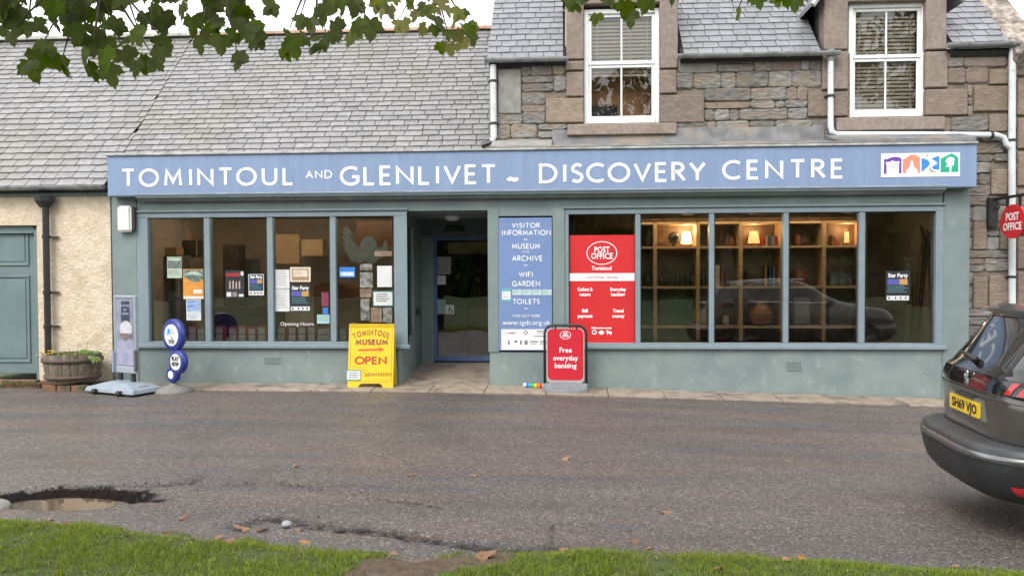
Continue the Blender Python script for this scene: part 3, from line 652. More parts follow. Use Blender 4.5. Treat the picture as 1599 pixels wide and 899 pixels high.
# roof of the stone building
RY0, RZ0 = .28, 5.12
def main_iv(s_):
    y = RY0 + s_ * cP; z = RZ0 + s_ * sP; cuts = []
    for (a, b, top) in ((.02, 1.90, 2.6), (4.0, 6.02, 2.4)):
        if s_ < top: cuts.append((a + (0 if s_ < 1.2 else (s_ - 1.2) * .45), b - (0 if s_ < 1.2 else (s_ - 1.2) * .45)))
    iv = []; a = -1.19
    for (p, q) in cuts: iv.append((a, p)); a = q
    iv.append((a, 6.88)); return iv
for (a, b) in ((-1.17, .06), (1.86, 4.04), (5.98, 6.88)): underlay(stb, a, b, RY0, RZ0, 5.1)
for (a, b) in ((.06, 1.86), (4.04, 5.98)): underlay(stb, a, b, RY0 + 2.2 * cP, RZ0 + 2.2 * sP, 2.9)
roof(stb, 0, 0, RY0 - .02, RZ0 + .01, PHI, 5.0, .182, .215, SLATE_M, iv=main_iv, seed=21)
MB().poly([(0, -.02), (5.1, -.02), (5.1, -.12), (0, -.12)], lambda a, b, d: (-1.17 + d, 7.5 - a * cP + b * sP, RZ0 + a * sP + b * cP), 8.0).build('roof', SLATE_M, stb)
ridge(stb, -1.17, 7.2, 3.87, 8.78, RIDGE)
# skew coping at the right gable, of rough lichened stone
for i in range(6):
    s0 = -.28 + i * .85; s1 = s0 + .84
    MB().poly([(s0, -.28), (s1, -.28), (s1, .15), (s0, .15)], lambda a, b, d: (6.86 + d, .42 + a * cP - b * sP, EZ + a * sP + b * cP), .46).build('skew_stone', LICHEN, stb, .035)
MB().box(6.92, 7.34, .0, .6, 5.0, 5.22).build('skew_stone', LICHEN, stb, .05)
# dormer tops
for (xa, xb, ez, ov) in ((.07, 1.84, 6.25, .06), (4.07, 5.95, 5.86, .20)):
    zt = WN[0][3] + .02
    MB().box(xa, xb, WY - .03, WY + .2, 6.0 if xa < 1 else 5.93, 6.32).build('lintel', SMOOTHST, stb, .012)
    MB().poly([(xa, 6.32), (xb, 6.32), ((xa + xb) / 2, 7.25)], lambda a, b, d: (a, WY - .02 + d, b), .22).build('dormer_gable', SANDST, stb)
    for xx in (xa + .05, xb - .10): MB().poly([(WY + .2, 5.2), (WY + .2, 6.3), (1.6, 6.3)], lambda a, b, d, xx=xx: (xx + d, a, b), .05).build('dormer_cheek', SLATE_M, stb)
    xm = (xa + xb) / 2; top = 7.38
    for sgn in (-1, 1):
        xe = xm + sgn * ((xb - xa) / 2 + ov); ze = top - (abs(xe - xm)) * (top - ez) / ((xb - xa) / 2 + ov)
        MB().add([(xe, WY - .12, ze), (xm, WY - .12, top), (xm, 3.2, top), (xe, 2.6, ze), (xe, WY - .12, ze + .07), (xm, WY - .12, top + .07), (xm, 3.2, top + .07), (xe, 2.6, ze + .07)],
                 [(0, 1, 2, 3), (7, 6, 5, 4), (0, 4, 5, 1), (1, 5, 6, 2), (2, 6, 7, 3), (3, 7, 4, 0)]).build('dormer_roof', SLATE_M, stb)
        MB().tube([(xe, WY - .14, ze + .0), (xm, WY - .14, top + .0)], .045, 8).build('verge_trim', LEADL, stb)
# gutters and rainwater pipes
for (p0, p1, py) in ((757, 888, 97), (1058, 1311, 89), (1479, 1640, 73)):
    y = WY - .16; a, b = W(p0, py, y), W(p1, py, y); gz = (a.z + b.z) / 2 + .06
    halfgutter(a.x, b.x, y, gz, .062, GREYP, stb)
    boxp('fascia_board', (a.x + .05, min(b.x, XR_ - .35), WY - .03, WY + .01, gz - .05, gz + .04), GREYP, stb)
def pipe(px, parent, Y=WY - .09, r=.05, name='downpipe', extra=None, mt=PIPEW):
    pts = [W(a, b, Y) for a, b in px]
    if extra: pts = extra(pts)
    return MB().tube(pts, r, 12).build(name, mt, parent, smooth_=False)
def clips(o, lst, Y=WY - .09):
    for a, b in lst:
        p = W(a, b, Y); MB().tube([(p.x, p.y, p.z - .018), (p.x, p.y, p.z + .018)], .06, 12).box(p.x - .02, p.x + .02, p.y, WY, p.z - .012, p.z + .012).box(p.x - .085, p.x + .085, p.y + .03, p.y + .05, p.z - .012, p.z + .012).build('clip', BLACKM, o)
o = pipe(((770, 102), (771, 215), (767, 224), (757, 227)), stb); clips(o, ((770, 127), (771, 193)))
MB().tube([W(770, 222, WY - .09), W(752, 228, WY - .09)], .055, 10).build('pipe_shoe', BLACKM, o)
o = pipe(((1297, 90), (1297, 198), (1299, 206), (1306, 210), (1440, 210), (1555, 211), (1567, 215), (1572, 226), (1578, 231)), stb, r=.045); clips(o, ((1297, 150),))
p = W(1548, 211, WY - .09); MB().tube([(p.x - .02, p.y, p.z), (p.x + .02, p.y, p.z)], .056, 12).build('pipe_collar', BLACKM, o)
MB().tube([W(1297, 78, WY - .09), W(1297, 95, WY - .09)], .06, 12).build('pipe_collar', GREYP, o)
o = pipe(((1581, 76), (1580, 230), (1581, 700)), stb, r=.05); clips(o, ((1580, 219), (1581, 432)))
for nm, pts in (('flashing', [(WY - .0, 4.02), (WY - .03, 4.02), (WY - .06, 3.80), (-.17, 3.68), (-.17, 3.665), (WY, 3.70)]),):
    a = W(862, 220, .2).x; b = W(1292, 215, .2).x
    MB().poly(pts, lambda p, q, d: (a + d, p, q), b - a).build(nm, LEAD, stb, .004)
MB().poly([(WY, 3.87), (WY - .03, 3.87), (-.17, 3.70), (-.17, 3.665), (WY, 3.66)], lambda p, q, d: (XL + d, p, q), W(862, 220, .2).x - XL).build('flashing', RAG, stb, .004)
MB().poly([(WY, 3.88), (WY - .03, 3.88), (-.17, 3.72), (-.17, 3.665), (WY, 3.66)], lambda p, q, d: (W(1292, 215, .2).x + d, p, q), 6.12 - W(1292, 215, .2).x).build('flashing', LEAD, stb, .004)
a = RW(780, 207, 860, 222, WY - .02)
# ---- sash windows
BLIND = mat('cream_blind_slat', (.80, .73, .62), (.72, .64, .53), 4, .5)
def sash(px, label_blind, blind_to, halfslat, idx):
    a, b, c_, d_ = RW(*px, WY + .08); y = WY + .08
    wf = thing('unused', '', '') if False else None
    f = MB().box(a, a + .07, y, y + .1, c_, d_).box(b - .07, b, y, y + .1, c_, d_).box(a + .07, b - .07, y, y + .1, d_ - .07, d_).box(a + .07, b - .07, y - .03, y + .1, c_, c_ + .075).build('window', UPVC, stb, .006)
    zm = W(px[0], 101 if idx == 0 else 91, y).z
    for (za, zb, yy) in ((zm - .0, d_ - .07, y + .035), (c_ + .075, zm, y + .055)):
        s_ = MB().box(a + .07, a + .12, yy, yy + .04, za, zb).box(b - .12, b - .07, yy, yy + .04, za, zb).box(a + .12, b - .12, yy, yy + .04, zb - .05, zb).box(a + .12, b - .12, yy, yy + .04, za, za + .055)
        s_ = s_.build('sash', UPVC, f, .004)
        MB().box((a + b) / 2 - .014, (a + b) / 2 + .014, yy + .006, yy + .034, za + .055, zb - .05).build('glazing_bar', UPVC, f, .003)
        MB().box(a + .12, b - .12, yy + .012, yy + .026, za + .055, zb - .05).build('pane', GLASSU, f)
    boxp('window_recess', (a - .3, a, y + .1, WY + .5, c_ - .1, d_ + .1), INW2, stb); boxp('window_recess', (b, b + .3, y + .1, WY + .5, c_ - .1, d_ + .1), INW2, stb)
    zb = W(px[0], blind_to, y + .15).z; halfslat = .042; bl = MB(); z = d_ - .08
    while z > zb:
        bl.add([(a + .1, y + .15, z), (b - .1, y + .15, z), (b - .1, y + .178, z + halfslat), (a + .1, y + .178, z + halfslat), (a + .1, y + .15, z - .002), (b - .1, y + .15, z - .002), (b - .1, y + .178, z + halfslat - .002), (a + .1, y + .178, z + halfslat - .002)],
               [(0, 1, 2, 3), (7, 6, 5, 4), (0, 4, 5, 1), (1, 5, 6, 2), (2, 6, 7, 3), (3, 7, 4, 0)]); z -= .060
    for q in (.18, .62 if idx == 0 else .42, .85): bl.box(a + (b - a) * q - .008, a + (b - a) * q + .008, y + .145, y + .149, zb, d_ - .08)
    o = bl.build('blind_slats', BLIND, None); tag(o, label_blind, 'window blind'); return a, b, c_, d_, y
q1 = sash((912, 14, 1030, 193), 'pale venetian blind half lowered behind the left upstairs sash window', 122, .012, 0)
q2 = sash((1325, 5, 1446, 183), 'cream venetian blind lowered to the sill behind the right upstairs sash window', 178, .006, 1)
UWD = mat('upstairs_wood_wall', (.66, .34, .17), (.52, .27, .13), 2, .6)
boxp('room_wall', (.10, 1.80, 1.05, 1.1, 3.7, 6.0), UWD, stb); boxp('room_wall', (4.2, 5.85, 1.05, 1.1, 3.7, 6.0), UWD, stb)
boxp('room_floor', (-.4, 2.4, .9, 1.04, 3.6, 3.75), INFL, stb); boxp('room_floor', (3.9, 6.5, .9, 1.04, 3.6, 3.75), INFL, stb)
# a black case radio on the sill
a, b, c_, d_ = RW(923, 163, 964, 183, WY + .34)
rd = thing('radio', 'black box shaped radio standing inside the left upstairs window', 'radio', ((a + b) / 2, WY + .34, c_))
boxp('case', (a, b, WY + .32, WY + .42, c_, d_ - .03), BLACKM, rd, .012); MB().tube([(a + .03, WY + .37, d_ - .03), (a + .06, WY + .37, d_), (b - .06, WY + .37, d_), (b - .03, WY + .37, d_ - .03)], .008, 6).build('handle', DARKGREY, rd)
MB().lathe([(.0, 0), (.035, 0), (.04, .01)], (0, 0, 0), 12).build('speaker', DARKGREY, rd).location = (a + .12, WY + .31, c_ + .07)
boxp('window_ledge', (0.0, 2.0, WY + .28, WY + .6, c_ - .1, c_ - .002), INW2, stb)
# ================================================================== SHOPFRONT
shp = thing('shopfront', 'long grey green painted timber shopfront with big windows and a recessed entrance', 'shopfront', (-.6, .1, -.1))
FZ0, FZ1 = 2.66, 3.02
def X(px, Y=0.0, py=430): return W(px, py, Y).x
xl, xr = -7.27, 6.12
def z_at(py, Y=0.0, px=800): return W(px, py, Y).z
# head and cornice
boxp('head_beam', (xl + .42, 5.72, .0, .25, 2.72, 3.02), TEAL, shp, .005)
mb = MB().poly([(.0, 3.0), (-.16, 3.0), (-.20, 2.985), (-.20, 2.955), (-.14, 2.93), (-.10, 2.90), (.0, 2.90)], lambda p, q, d: (X(216, -.15) + d, p, q), X(1474, -.15) - X(216, -.15)).build('cornice', TEAL, shp)
boxp('cornice_cap', (X(214, -.18), X(1476, -.18), -.225, -.02, 3.0, 3.012), LEADL, shp, .003)
# pilasters
boxp('pilaster', (xl, -6.86, -.0, .3, -.14, 3.0), TEAL, shp, .006)
boxp('pilaster', (5.74, xr, -.0, .3, -.35, 3.0), TEAL, shp, .006)
boxp('pilaster', (X(762), X(779), -.02, .3, .50, 2.74), TEAL, shp, .006)
boxp('pilaster', (X(863), X(882), -.02, .3, .50, 2.74), TEAL, shp, .006)
# stall risers
zs = .60
XE0, XE1 = -2.56, X(762)          # entrance recess
def riser(x0, x1, y=.02, top=.57, mt=TEALW):
    return MB().add([(x0, y, ground(x0) - .02), (x1, y, ground(x1) - .02), (x1, .3, ground(x1) - .1), (x0, .3, ground(x0) - .1), (x0, y, top), (x1, y, top), (x1, .3, top), (x0, .3, top)],
        [(3, 2, 1, 0), (4, 5, 6, 7), (0, 1, 5, 4), (1, 2, 6, 5), (2, 3, 7, 6), (3, 0, 4, 7)]).build('stall_riser', mt, shp, .004)
riser(-6.86, X(621)); riser(X(764), X(882), .0, .50); riser(X(882), 5.74)
def vent(px, rows):
    a, b, c_, d_ = RW(*px, .015); mb = MB(); n = 9
    for r_ in range(rows):
        for k in range(n):
            xx = a + (b - a) * k / n; zz = c_ + (d_ - c_) * r_ / rows; mb.box(xx, xx + (b - a) / n * .35, .008, .018, zz, zz + (d_ - c_) / rows * .6)
    v = boxp('air_vent', (a - .012, b + .012, .012, .02, c_ - .01, d_ + .01), TEALW, shp); mb.build('vent_slot', solid('vent_dark', (.05, .06, .06), .8), v, kind='stuff')
vent((414, 557, 438, 567), 3); vent((1229, 564, 1252, 578), 4)
# window frames
def shop_window(panes, z0, z1, xa, xb, py0, py1, ysill):
    y = .03
    fz0, fz1 = z_at(py1, y, panes[0][0]), z_at(py0, y, panes[0][0])
    f = MB().box(xa, xb, y - .03, y + .12, z1 - .0, 2.72).box(xa, xb, y - .03, y + .12, z0 - .03, fz0)
    f.box(xa, X(panes[0][0], y), y - .029, y + .12, fz0, z1).box(X(panes[-1][1], y), xb, y - .029, y + .12, fz0, z1)
    f = f.build('window_frame', FRAME, shp, .005)
    boxp('sill', (xa - .03, xb + .04, -.045, y, z0 - .075, z0 - .02), FRAME, f, .006)
    boxp('head_moulding', (xa - .03, xb + .02, -.03, .0, 2.735, 2.765), FRAME, f, .004)
    for (p0, p1), (q0, q1_) in zip(panes, panes[1:]):
        boxp('mullion', (X(p1, y), X(q0, y), y - .02, y + .10, fz0, z1), FRAME, f, .006)
    for p0, p1 in panes:
        a, b = X(p0, y + .05), X(p1, y + .05)
        g_ = MB().box(a - .03, a, y + .012, y + .05, fz0, z1).box(b, b + .03, y + .012, y + .05, fz0, z1)
        boxp('pane', (a - .01, b + .01, y + .05, y + .058, fz0 - .01, z1 + .01), GLASS, f)
        MB().box(a - .004, a + .012, y + .02, y + .05, fz0, z1).box(b - .012, b + .004, y + .02, y + .05, fz0, z1).box(a, b, y + .02, y + .05, z1 - .014, z1 + .002).build('gasket', BLACKM, f)
    return fz0
WZ1 = z_at(339, .03, 420)
shop_window([(233, 320), (329, 418), (427, 516), (525, 616)], .63, WZ1, -6.86, X(636), 339, 533, 538)
shop_window([(888, 992), (1000, 1107), (1115, 1223), (1231, 1341), (1350, 1460)], .63, WZ1, X(882), 5.74, 330, 535, 541)
# entrance recess
DY = 1.9; TH = W(700, 563, DY).z
f = MB().box(XE0 - .06, XE0 + .0, .15, 1.15, .60, .70).box(XE0 - .06, XE0, .15, 1.15, 2.52, 2.72).box(XE0 - .06, XE0, 1.07, 1.15, .70, 2.52).box(XE0 - .06, XE0, .15, .22, .70, 2.52).build('return_window_frame', FRAME, shp, .004)
boxp('pane', (XE0 - .04, XE0 - .03, .2, 1.1, .68, 2.55), GLASS, f)
boxp('return_wall', (XE0 - .06, XE0, .14, 1.15, -.1, .60), TEALW, shp); boxp('return_wall', (XE0 - .06, XE0, 1.15, DY, -.1, 2.72), TEAL, shp); boxp('letter_box', (XE0, XE0 + .015, 1.3, 1.6, 1.0, 1.12), BLACKM, shp, .004)
boxp('return_wall', (XE1, XE1 + .08, .25, DY, -.1, 2.72), TEAL, shp)
boxp('porch_ceiling', (XE0, XE1, .25, DY, 2.70, 2.74), TEAL, shp)
boxp('corner_post', (X(617), X(636) + .0, .005, .14, .62, 2.70), FRAME, shp, .004)
boxp('corner_riser', (X(621), XE0, -.0, .14, -.12, .60), TEALW, shp)
PAVE2 = mat('porch_concrete', (.24, .19, .155), (.32, .26, .215), 4, .55, .75, .003, 50, c3=(.15, .12, .10), sc3=3)
MB().poly([(.0, -.03), (DY + .2, TH - .01), (DY + .2, -.3), (.0, -.3)], lambda p, q, d: (XE0 + d, p, q), XE1 - XE0).build('porch_floor', PAVE2, shp)
MB().lathe([(.0, -.085), (.07, -.08), (.12, -.055), (.135, -.02), (.135, 0)], (W(706, 340, .9).x, .9, 2.70), 20).build('porch_light', WPLAS, shp, smooth_=True)
BLUEF = mat('blue_door_frame', (.07, .12, .26), (.09, .15, .31), 5, .4)
dx0, dx1 = X(678, DY, 460), XE1
boxp('transom_panel', (XE0, XE1, DY - .05, DY + .05, W(700, 369, DY).z, 2.70), mat('dark_teal', (.07, .10, .11), (.09, .12, .13), 4, .5), shp, .004)
boxp('door_post', (XE0 + .0, dx0, DY - .06, DY + .05, .0, W(700, 369, DY).z), TEAL, shp, .004)
boxp('door_sensor', (W(697, 356, DY).x, W(725, 356, DY).x, DY - .12, DY - .05, W(700, 362, DY).z, W(700, 354, DY).z), BLACKM, shp, .01)
zt = W(700, 369, DY).z
dr = MB().box(dx0, dx0 + .06, DY - .04, DY + .02, TH, zt).box(dx1 - .06, dx1, DY - .04, DY + .02, TH, zt).box(dx0 + .06, dx1 - .06, DY - .04, DY + .02, zt - .07, zt).box(dx0 + .06, dx1 - .06, DY - .05, DY + .02, TH, TH + .09).build('door', BLUEF, shp, .004)
boxp('pane', (dx0 + .05, dx1 - .05, DY - .012, DY - .004, TH + .08, zt - .06), GLASS, dr)
def sticker(px, Y, name, label, cat, mt, lines=None, group=None, th=.002):
    a, b, c_, d_ = RW(*px, Y)
    t_ = thing(name, label, cat, ((a + b) / 2, Y, c_), group=group); boxp('sheet', (a, b, Y, Y + th, c_, d_), mt, t_); return t_, a, b, c_, d_
PAPER = mat('white_paper', (.62, .63, .62), (.55, .56, .55), 8, .7); PALEG = solid('pale_green_paper', (.38, .46, .36)); INK = solid('black_ink', (.015, .015, .018)); NIGHT = mat('night_blue_print', (.012, .018, .04), (.02, .035, .07), 12, .4)
ORNG = mat('orange_print', (.62, .27, .045), (.55, .22, .03), 12, .5); HILL = mat('hill_photo_print', (.05, .07, .05), (.20, .24, .22), 14, .5); SKYP = mat('blue_photo_print', (.10, .22, .48), (.45, .52, .60), 9, .5, stretch=(.6, 1, 3)); PALET = solid('pale_teal_print', (.30, .50, .50)); CREAMP = mat('cream_print', (.55, .48, .36), (.62, .55, .44), 12, .6)
def lines(t_, a, b, z0, z1, n, mt, Y, w=.35):
    mb = MB()
    for i in range(n):
        z = z1 - (z1 - z0) * (i + .3) / n; q = (b - a) * R.uniform(.0, .25); x = a + R.uniform(0, .02) * 0
        while x < b - q:
            l_ = R.uniform(.012, .035); mb.box(x, min(x + l_, b - q), Y - .0012, Y, z, z + (z1 - z0) / n * w); x += l_ + .009
    return mb.build('printed_lines', mt, t_, kind='stuff')
# on the door glass
t_, a, b, c_, d_ = sticker((683, 401, 704, 428), DY - .02, 'notice', 'grey sheet of paper taped high on the entrance door glass', 'notice', mat('grey_paper', (.30, .31, .31), (.26, .27, .27), 5, .7)); lines(t_, a + .02, b - .02, c_ + .02, d_ - .02, 8, INK, DY - .021, .15)
t_, a, b, c_, d_ = sticker((683, 430, 696, 444), DY - .02, 'notice', 'small white notice on the entrance door just under the grey sheet', 'notice', PAPER); lines(t_, a + .01, b - .01, c_ + .01, d_ - .01, 4, INK, DY - .021, .2)
t_, a, b, c_, d_ = sticker((683, 467, 696, 490), DY - .02, 'notice', 'pale teal card on the entrance door left of the wheelchair symbol', 'notice', solid('dull_teal_card', (.20, .30, .29)))
t_, a, b, c_, d_ = sticker((696, 476, 709, 490), DY - .021, 'wheelchair_sticker', 'white square sticker with black wheelchair symbol on entrance door', 'sticker', PAPER)
xm, zm, q = (a + b) / 2, (c_ + d_) / 2, (b - a)
mb = MB(); Yq = DY - .0225
for pts, w_ in ((arc(xm + q * .02, c_ + q * .36, q * .24, q * .24, 100, 380, 16), q * .07), ([(xm - q * .06, c_ + q * .86), (xm - q * .05, c_ + q * .5), (xm + q * .2, c_ + q * .5), (xm + q * .3, c_ + q * .2), (xm + q * .4, c_ + q * .22)], q * .09), ([(xm - q * .06, c_ + q * .66), (xm + q * .15, c_ + q * .66)], q * .06)):
    L, Rr = ribbon(pts, w_); n = len(L); mb.add([(p.x, Yq, p.y) for p in L] + [(p.x, Yq, p.y) for p in Rr], [(j, n + j, n + j + 1, j + 1) for j in range(n - 1)]); Yq -= .0003
mb.lathe([(0, 0)], (0, 0, 0), 3) if False else None
mb.poly([(xm - q * .07 + q * .07 * math.cos(k), c_ + q * .88 + q * .07 * math.sin(k)) for k in [i * .785 for i in range(8)]], lambda p, r_, d: (p, Yq, r_)); mb.build('symbol', INK, t_)
# alarm box
a, b, c_, d_ = RW(183, 321, 208, 362, -.1)
al = thing('alarm_box', 'white plastic alarm box high on the left pilaster of the shopfront', 'alarm box', ((a + b) / 2, -.05, c_))
MB().box(a, b - .035, -.12, -.0, c_, d_).build('case', WPLAS, al, .03, seg=3); MB().box(b - .05, b, -.085, -.0, c_ + .03, d_ - .02).build('side_lens', mat('brown_lens', (.05, .03, .025), rough=.2), al, .012)
# ================================================================== BLUE FASCIA SIGN
sg = thing('shop_sign', 'long blue fascia sign reading TOMINTOUL AND GLENLIVET ~ DISCOVERY CENTRE in white capitals', 'sign', (-.6, -.15, 3.0))
SY = -.22; a, b = W(168, 275, SY).x, W(1525, 260, SY).x; sz0, sz1 = W(800, 299, SY).z, W(800, 235, SY).z
edges = [a] + [W(p, 270, SY).x for p in (458, 820, 1150)] + [b]
for i, (p, q) in enumerate(zip(edges, edges[1:])): boxp('board_panel', (p + .0008, q - .0008, SY, -.02, sz0 + .0, sz1), BLUE, sg)
boxp('top_flashing', (a - .02, b + .01, SY - .03, .02, sz1, sz1 + .035), LEADL, sg, .006)
boxp('bottom_bead', (a, b, SY + .01, -.03, sz0 - .012, sz0), TEAL, sg)
LY = SY - .005
for word, p0, p1, t0, t1 in (('TOMINTOUL', 191, 459, 262, 291), ('AND', 478, 519, 266, 279), ('GLENLIVET', 533, 774, 258, 289), ('~', 793, 817, 268, 292), ('DISCOVERY', 843, 1101, 254, 285), ('CENTRE', 1130, 1318, 249, 280)):
    x0, x1 = W(p0, 275, LY).x, W(p1, 275, LY).x; zb, zt_ = W((p0 + p1) / 2, t1, LY).z, W((p0 + p1) / 2, t0, LY).z; h = zt_ - zb
    put_word(word, h, .24 if word == '~' else .15, x0, x1, zb, LY, WHITE, sg, gap=.24, each='letter')
# emblem panel
a, b, c_, d_ = RW(1376, 239, 1499, 276, LY); Y = LY
em = boxp('emblem_panel', (a, b, Y, Y + .005, c_, d_), WHITE, sg)
def ep(pts, mt, lvl, par=None, nm='emblem'):
    """outline in emblem pixel units (0..1090 wide, 0..345 high, y down)"""
    fn = lambda p, q, d: (a + (b - a) * p / 1090, Y - .0012 * lvl + d, d_ - (d_ - c_) * q / 345)
    return MB().poly(pts, fn, .001).build(nm, mt, par or em)
PUR = solid('emblem_purple', (.13, .045, .30)); COR = solid('emblem_coral', (.78, .23, .16)); EBL = solid('emblem_blue', (.04, .21, .58)); EGR = solid('emblem_green', (.01, .33, .20)); ETH = solid('emblem_dark', (.12, .10, .12)); EGY = solid('emblem_grey', (.30, .30, .28))
ep([(38, 300), (38, 80), (80, 84), (130, 60), (190, 50), (240, 55), (282, 78), (282, 295)], PUR, 1)
ep([(75, 298), (75, 160), (66, 160), (62, 128), (140, 122), (140, 106), (175, 106), (175, 120), (255, 118), (252, 150), (246, 152), (246, 296)], WHITE, 2)
for q in (92, 110, 128, 146, 178, 196, 214, 232): ep([(q, 150), (q + 9, 150), (q + 9, 160), (q, 160)], ETH, 3)
for q, r_ in ((100, 185), (128, 175), (170, 180), (205, 175), (222, 200)): ep([(q, r_), (q + 6, r_), (q + 6, r_ + 22), (q, r_ + 22)], ETH, 3)
ep([(163, 170), (167, 170), (167, 290), (163, 290)], ETH, 3)
ep([(298, 295), (298, 90), (345, 70), (375, 40), (420, 22), (470, 25), (510, 45), (540, 70), (540, 290)], COR, 1)
ep([(345, 292), (345, 250), (375, 225), (400, 190), (405, 150), (398, 150), (424, 100), (450, 148), (443, 150), (450, 190), (475, 225), (505, 248), (505, 290)], WHITE, 2)
ep([(350, 254), (500, 254), (500, 258), (350, 258)], ETH, 3)
ep([(558, 280), (558, 75), (600, 85), (640, 100), (668, 130), (675, 165), (650, 200), (610, 235), (580, 265)], EBL, 1)
ep([(690, 95), (740, 62), (790, 48), (808, 60), (808, 250), (760, 245), (715, 232), (702, 210), (730, 185), (770, 160), (762, 130), (730, 110)], EBL, 1)
ep([(715, 100), (745, 112), (775, 135), (780, 160), (760, 180), (745, 172), (757, 150), (745, 128)], solid('emblem_pale_blue', (.35, .52, .75)), 2)
ep([(670, 200), (690, 190), (685, 225), (720, 262), (790, 285), (700, 280), (668, 245)], EGY, 2)
ep([(612, 20), (640, 26), (650, 40), (662, 62), (645, 48), (628, 36)], ETH, 1)
ep([(823, 285), (823, 85), (860, 70), (880, 50), (900, 55), (918, 22), (936, 38), (958, 15), (976, 12), (994, 20), (1010, 36), (1024, 22), (1032, 50), (1066, 70), (1070, 282)], EGR, 1)
tr_ = []
ep([(948, 284), (944, 200), (900, 210), (888, 198), (930, 188), (895, 165), (930, 160), (885, 132), (900, 128), (880, 116), (905, 108), (915, 75), (955, 62), (1000, 75), (1018, 112), (1000, 122), (1014, 150), (995, 158), (1008, 185), (975, 195), (968, 284)], WHITE, 2)
# ================================================================== BLUE INFORMATION BOARD
a, b, c_, d_ = RW(779, 340, 862, 547, -.02); IY = -.03
ib = thing('information_board', 'tall narrow blue board listing visitor information, museum, archive, wifi, garden and toilets', 'sign', ((a + b) / 2, -.02, c_))
boxp('board', (a, b, IY, .0, c_, d_), mat('board_blue', (.145, .215, .40), (.16, .235, .43), 2, .4), ib, .003)
for z_, q in ((W(820, 337, IY).z, 0),): boxp('frame_rail', (X(779), X(863), -.01, .2, z_, 2.74), TEAL, ib)
LY2 = IY - .004
def ibw(word, p0, p1, t0, t1, w_=.15):
    zb, zt_ = W(820, t1, LY2).z, W(820, t0, LY2).z; put_word(word, zt_ - zb, w_, W(p0, 430, LY2).x, W(p1, 430, LY2).x, zb, LY2, WHITE, ib, gap=.26, depth=.003)
for w_ in (('VISITOR', 800, 843, 348, 356), ('INFORMATION', 784, 860, 359, 367.5), ('MUSEUM', 800, 843, 380, 388.5), ('AND', 816, 827, 391.5, 394.5), ('ARCHIVE', 800, 847, 399, 407.5), ('WIFI', 811, 832, 424.5, 432.5), ('GARDEN', 800, 843, 438.5, 447), ('TOILETS', 801, 842, 466.5, 474.5),
           ('FIND OUT MORE', 801, 843, 491, 495)): ibw(*w_)
for py in (374, 414, 481.5): ibw('~', 818.5, 825.5, py - 4, py + 4, .12)
put_text('web_address', ib, 'www.tgdt.org.uk', .105, WHITE, (W(822, 507, LY2).x, LY2, W(822, 507, LY2).z), width=W(860, 505, LY2).x - W(785, 505, LY2).x)
a2, b2, c2, d2 = RW(783, 514, 862, 546, LY2); lp = boxp('logo_panel', (a2, b2, LY2, IY, c2, d2), WHITE, ib)
put_text('logo_text', lp, 'FOREST', .04, solid('maroon_ink', (.30, .03, .06)), (W(799, 521, LY2).x, LY2 - .002, W(799, 521, LY2).z), bold=.001)
MB().lathe([(0.0, 0), (.03, 0), (.03, .001), (.0, .001)], (0, 0, 0), 14)
mb = MB(); cx, cz = W(821, 519, LY2).x, W(821, 519, LY2).z
L, Rr = ribbon(arc(0, 0, .025, .025, 90, 450, 14), .016); n = len(L); mb.add([(cx + p.x, LY2 - .002, cz + p.y) for p in L] + [(cx + p.x, LY2 - .002, cz + p.y) for p in Rr], [(j, n + j, n + j + 1, j + 1) for j in range(n - 1)])
for px in ((838, 516, 860, 518), (838, 520, 860, 521), (834, 524, 860, 525.5)): q = RW(*px, LY2); mb.box(q[0], q[1], LY2 - .002, LY2 - .001, q[2], q[3])
for px in ((793, 531, 796, 538), (803, 531, 808, 535), (812, 531, 815, 538), (819, 531, 824, 538), (828, 532, 840, 534), (828, 536, 838, 537), (843, 532, 858, 534), (843, 536, 856, 537)): q = RW(*px, LY2); mb.box(q[0], q[1], LY2 - .002, LY2 - .001, q[2], q[3])
mb.build('logo_marks', solid('grey_ink', (.20, .20, .22)), lp, kind='stuff')
st = thing('award_sticker', 'small teal and white award sticker at the left edge of the blue board', 'sticker', (W(791, 470, IY).x, IY, W(791, 470, IY).z))
q = RW(783, 450, 798, 471, IY - .003); boxp('sheet', (q[0], q[1], IY - .004, IY - .001, q[2], q[3]), solid('teal_sticker', (.12, .36, .42)), st); q = RW(784, 455, 797, 467, IY - .003); boxp('white_band', (q[0], q[1], IY - .006, IY - .004, q[2], q[3]), WHITE, st); lines(st, q[0] + .01, q[1] - .01, q[2] + .01, q[3] - .01, 3, INK, IY - .0065, .25)
for i in range(4):
    p0 = 800 + i * 15.6; q = RW(p0, 452, p0 + 14.4, 460.5, IY - .003)
    st = thing('rating_sticker', ['first', 'second', 'third', 'last'][i] + ' from the left of the pale strip stickers across the blue board', 'sticker', (q[0], IY, q[2]), group='strip of pale stickers on the blue board')
    boxp('sheet', (q[0], q[1], IY - .004, IY - .001, q[2], q[3]), solid('pale_sticker', (.45, .56, .55)), st); lines(st, q[0] + .01, q[1] - .01, q[2] + .02, q[3] - .02, 2, solid('teal_ink', (.12, .32, .32)), IY - .005, .4)
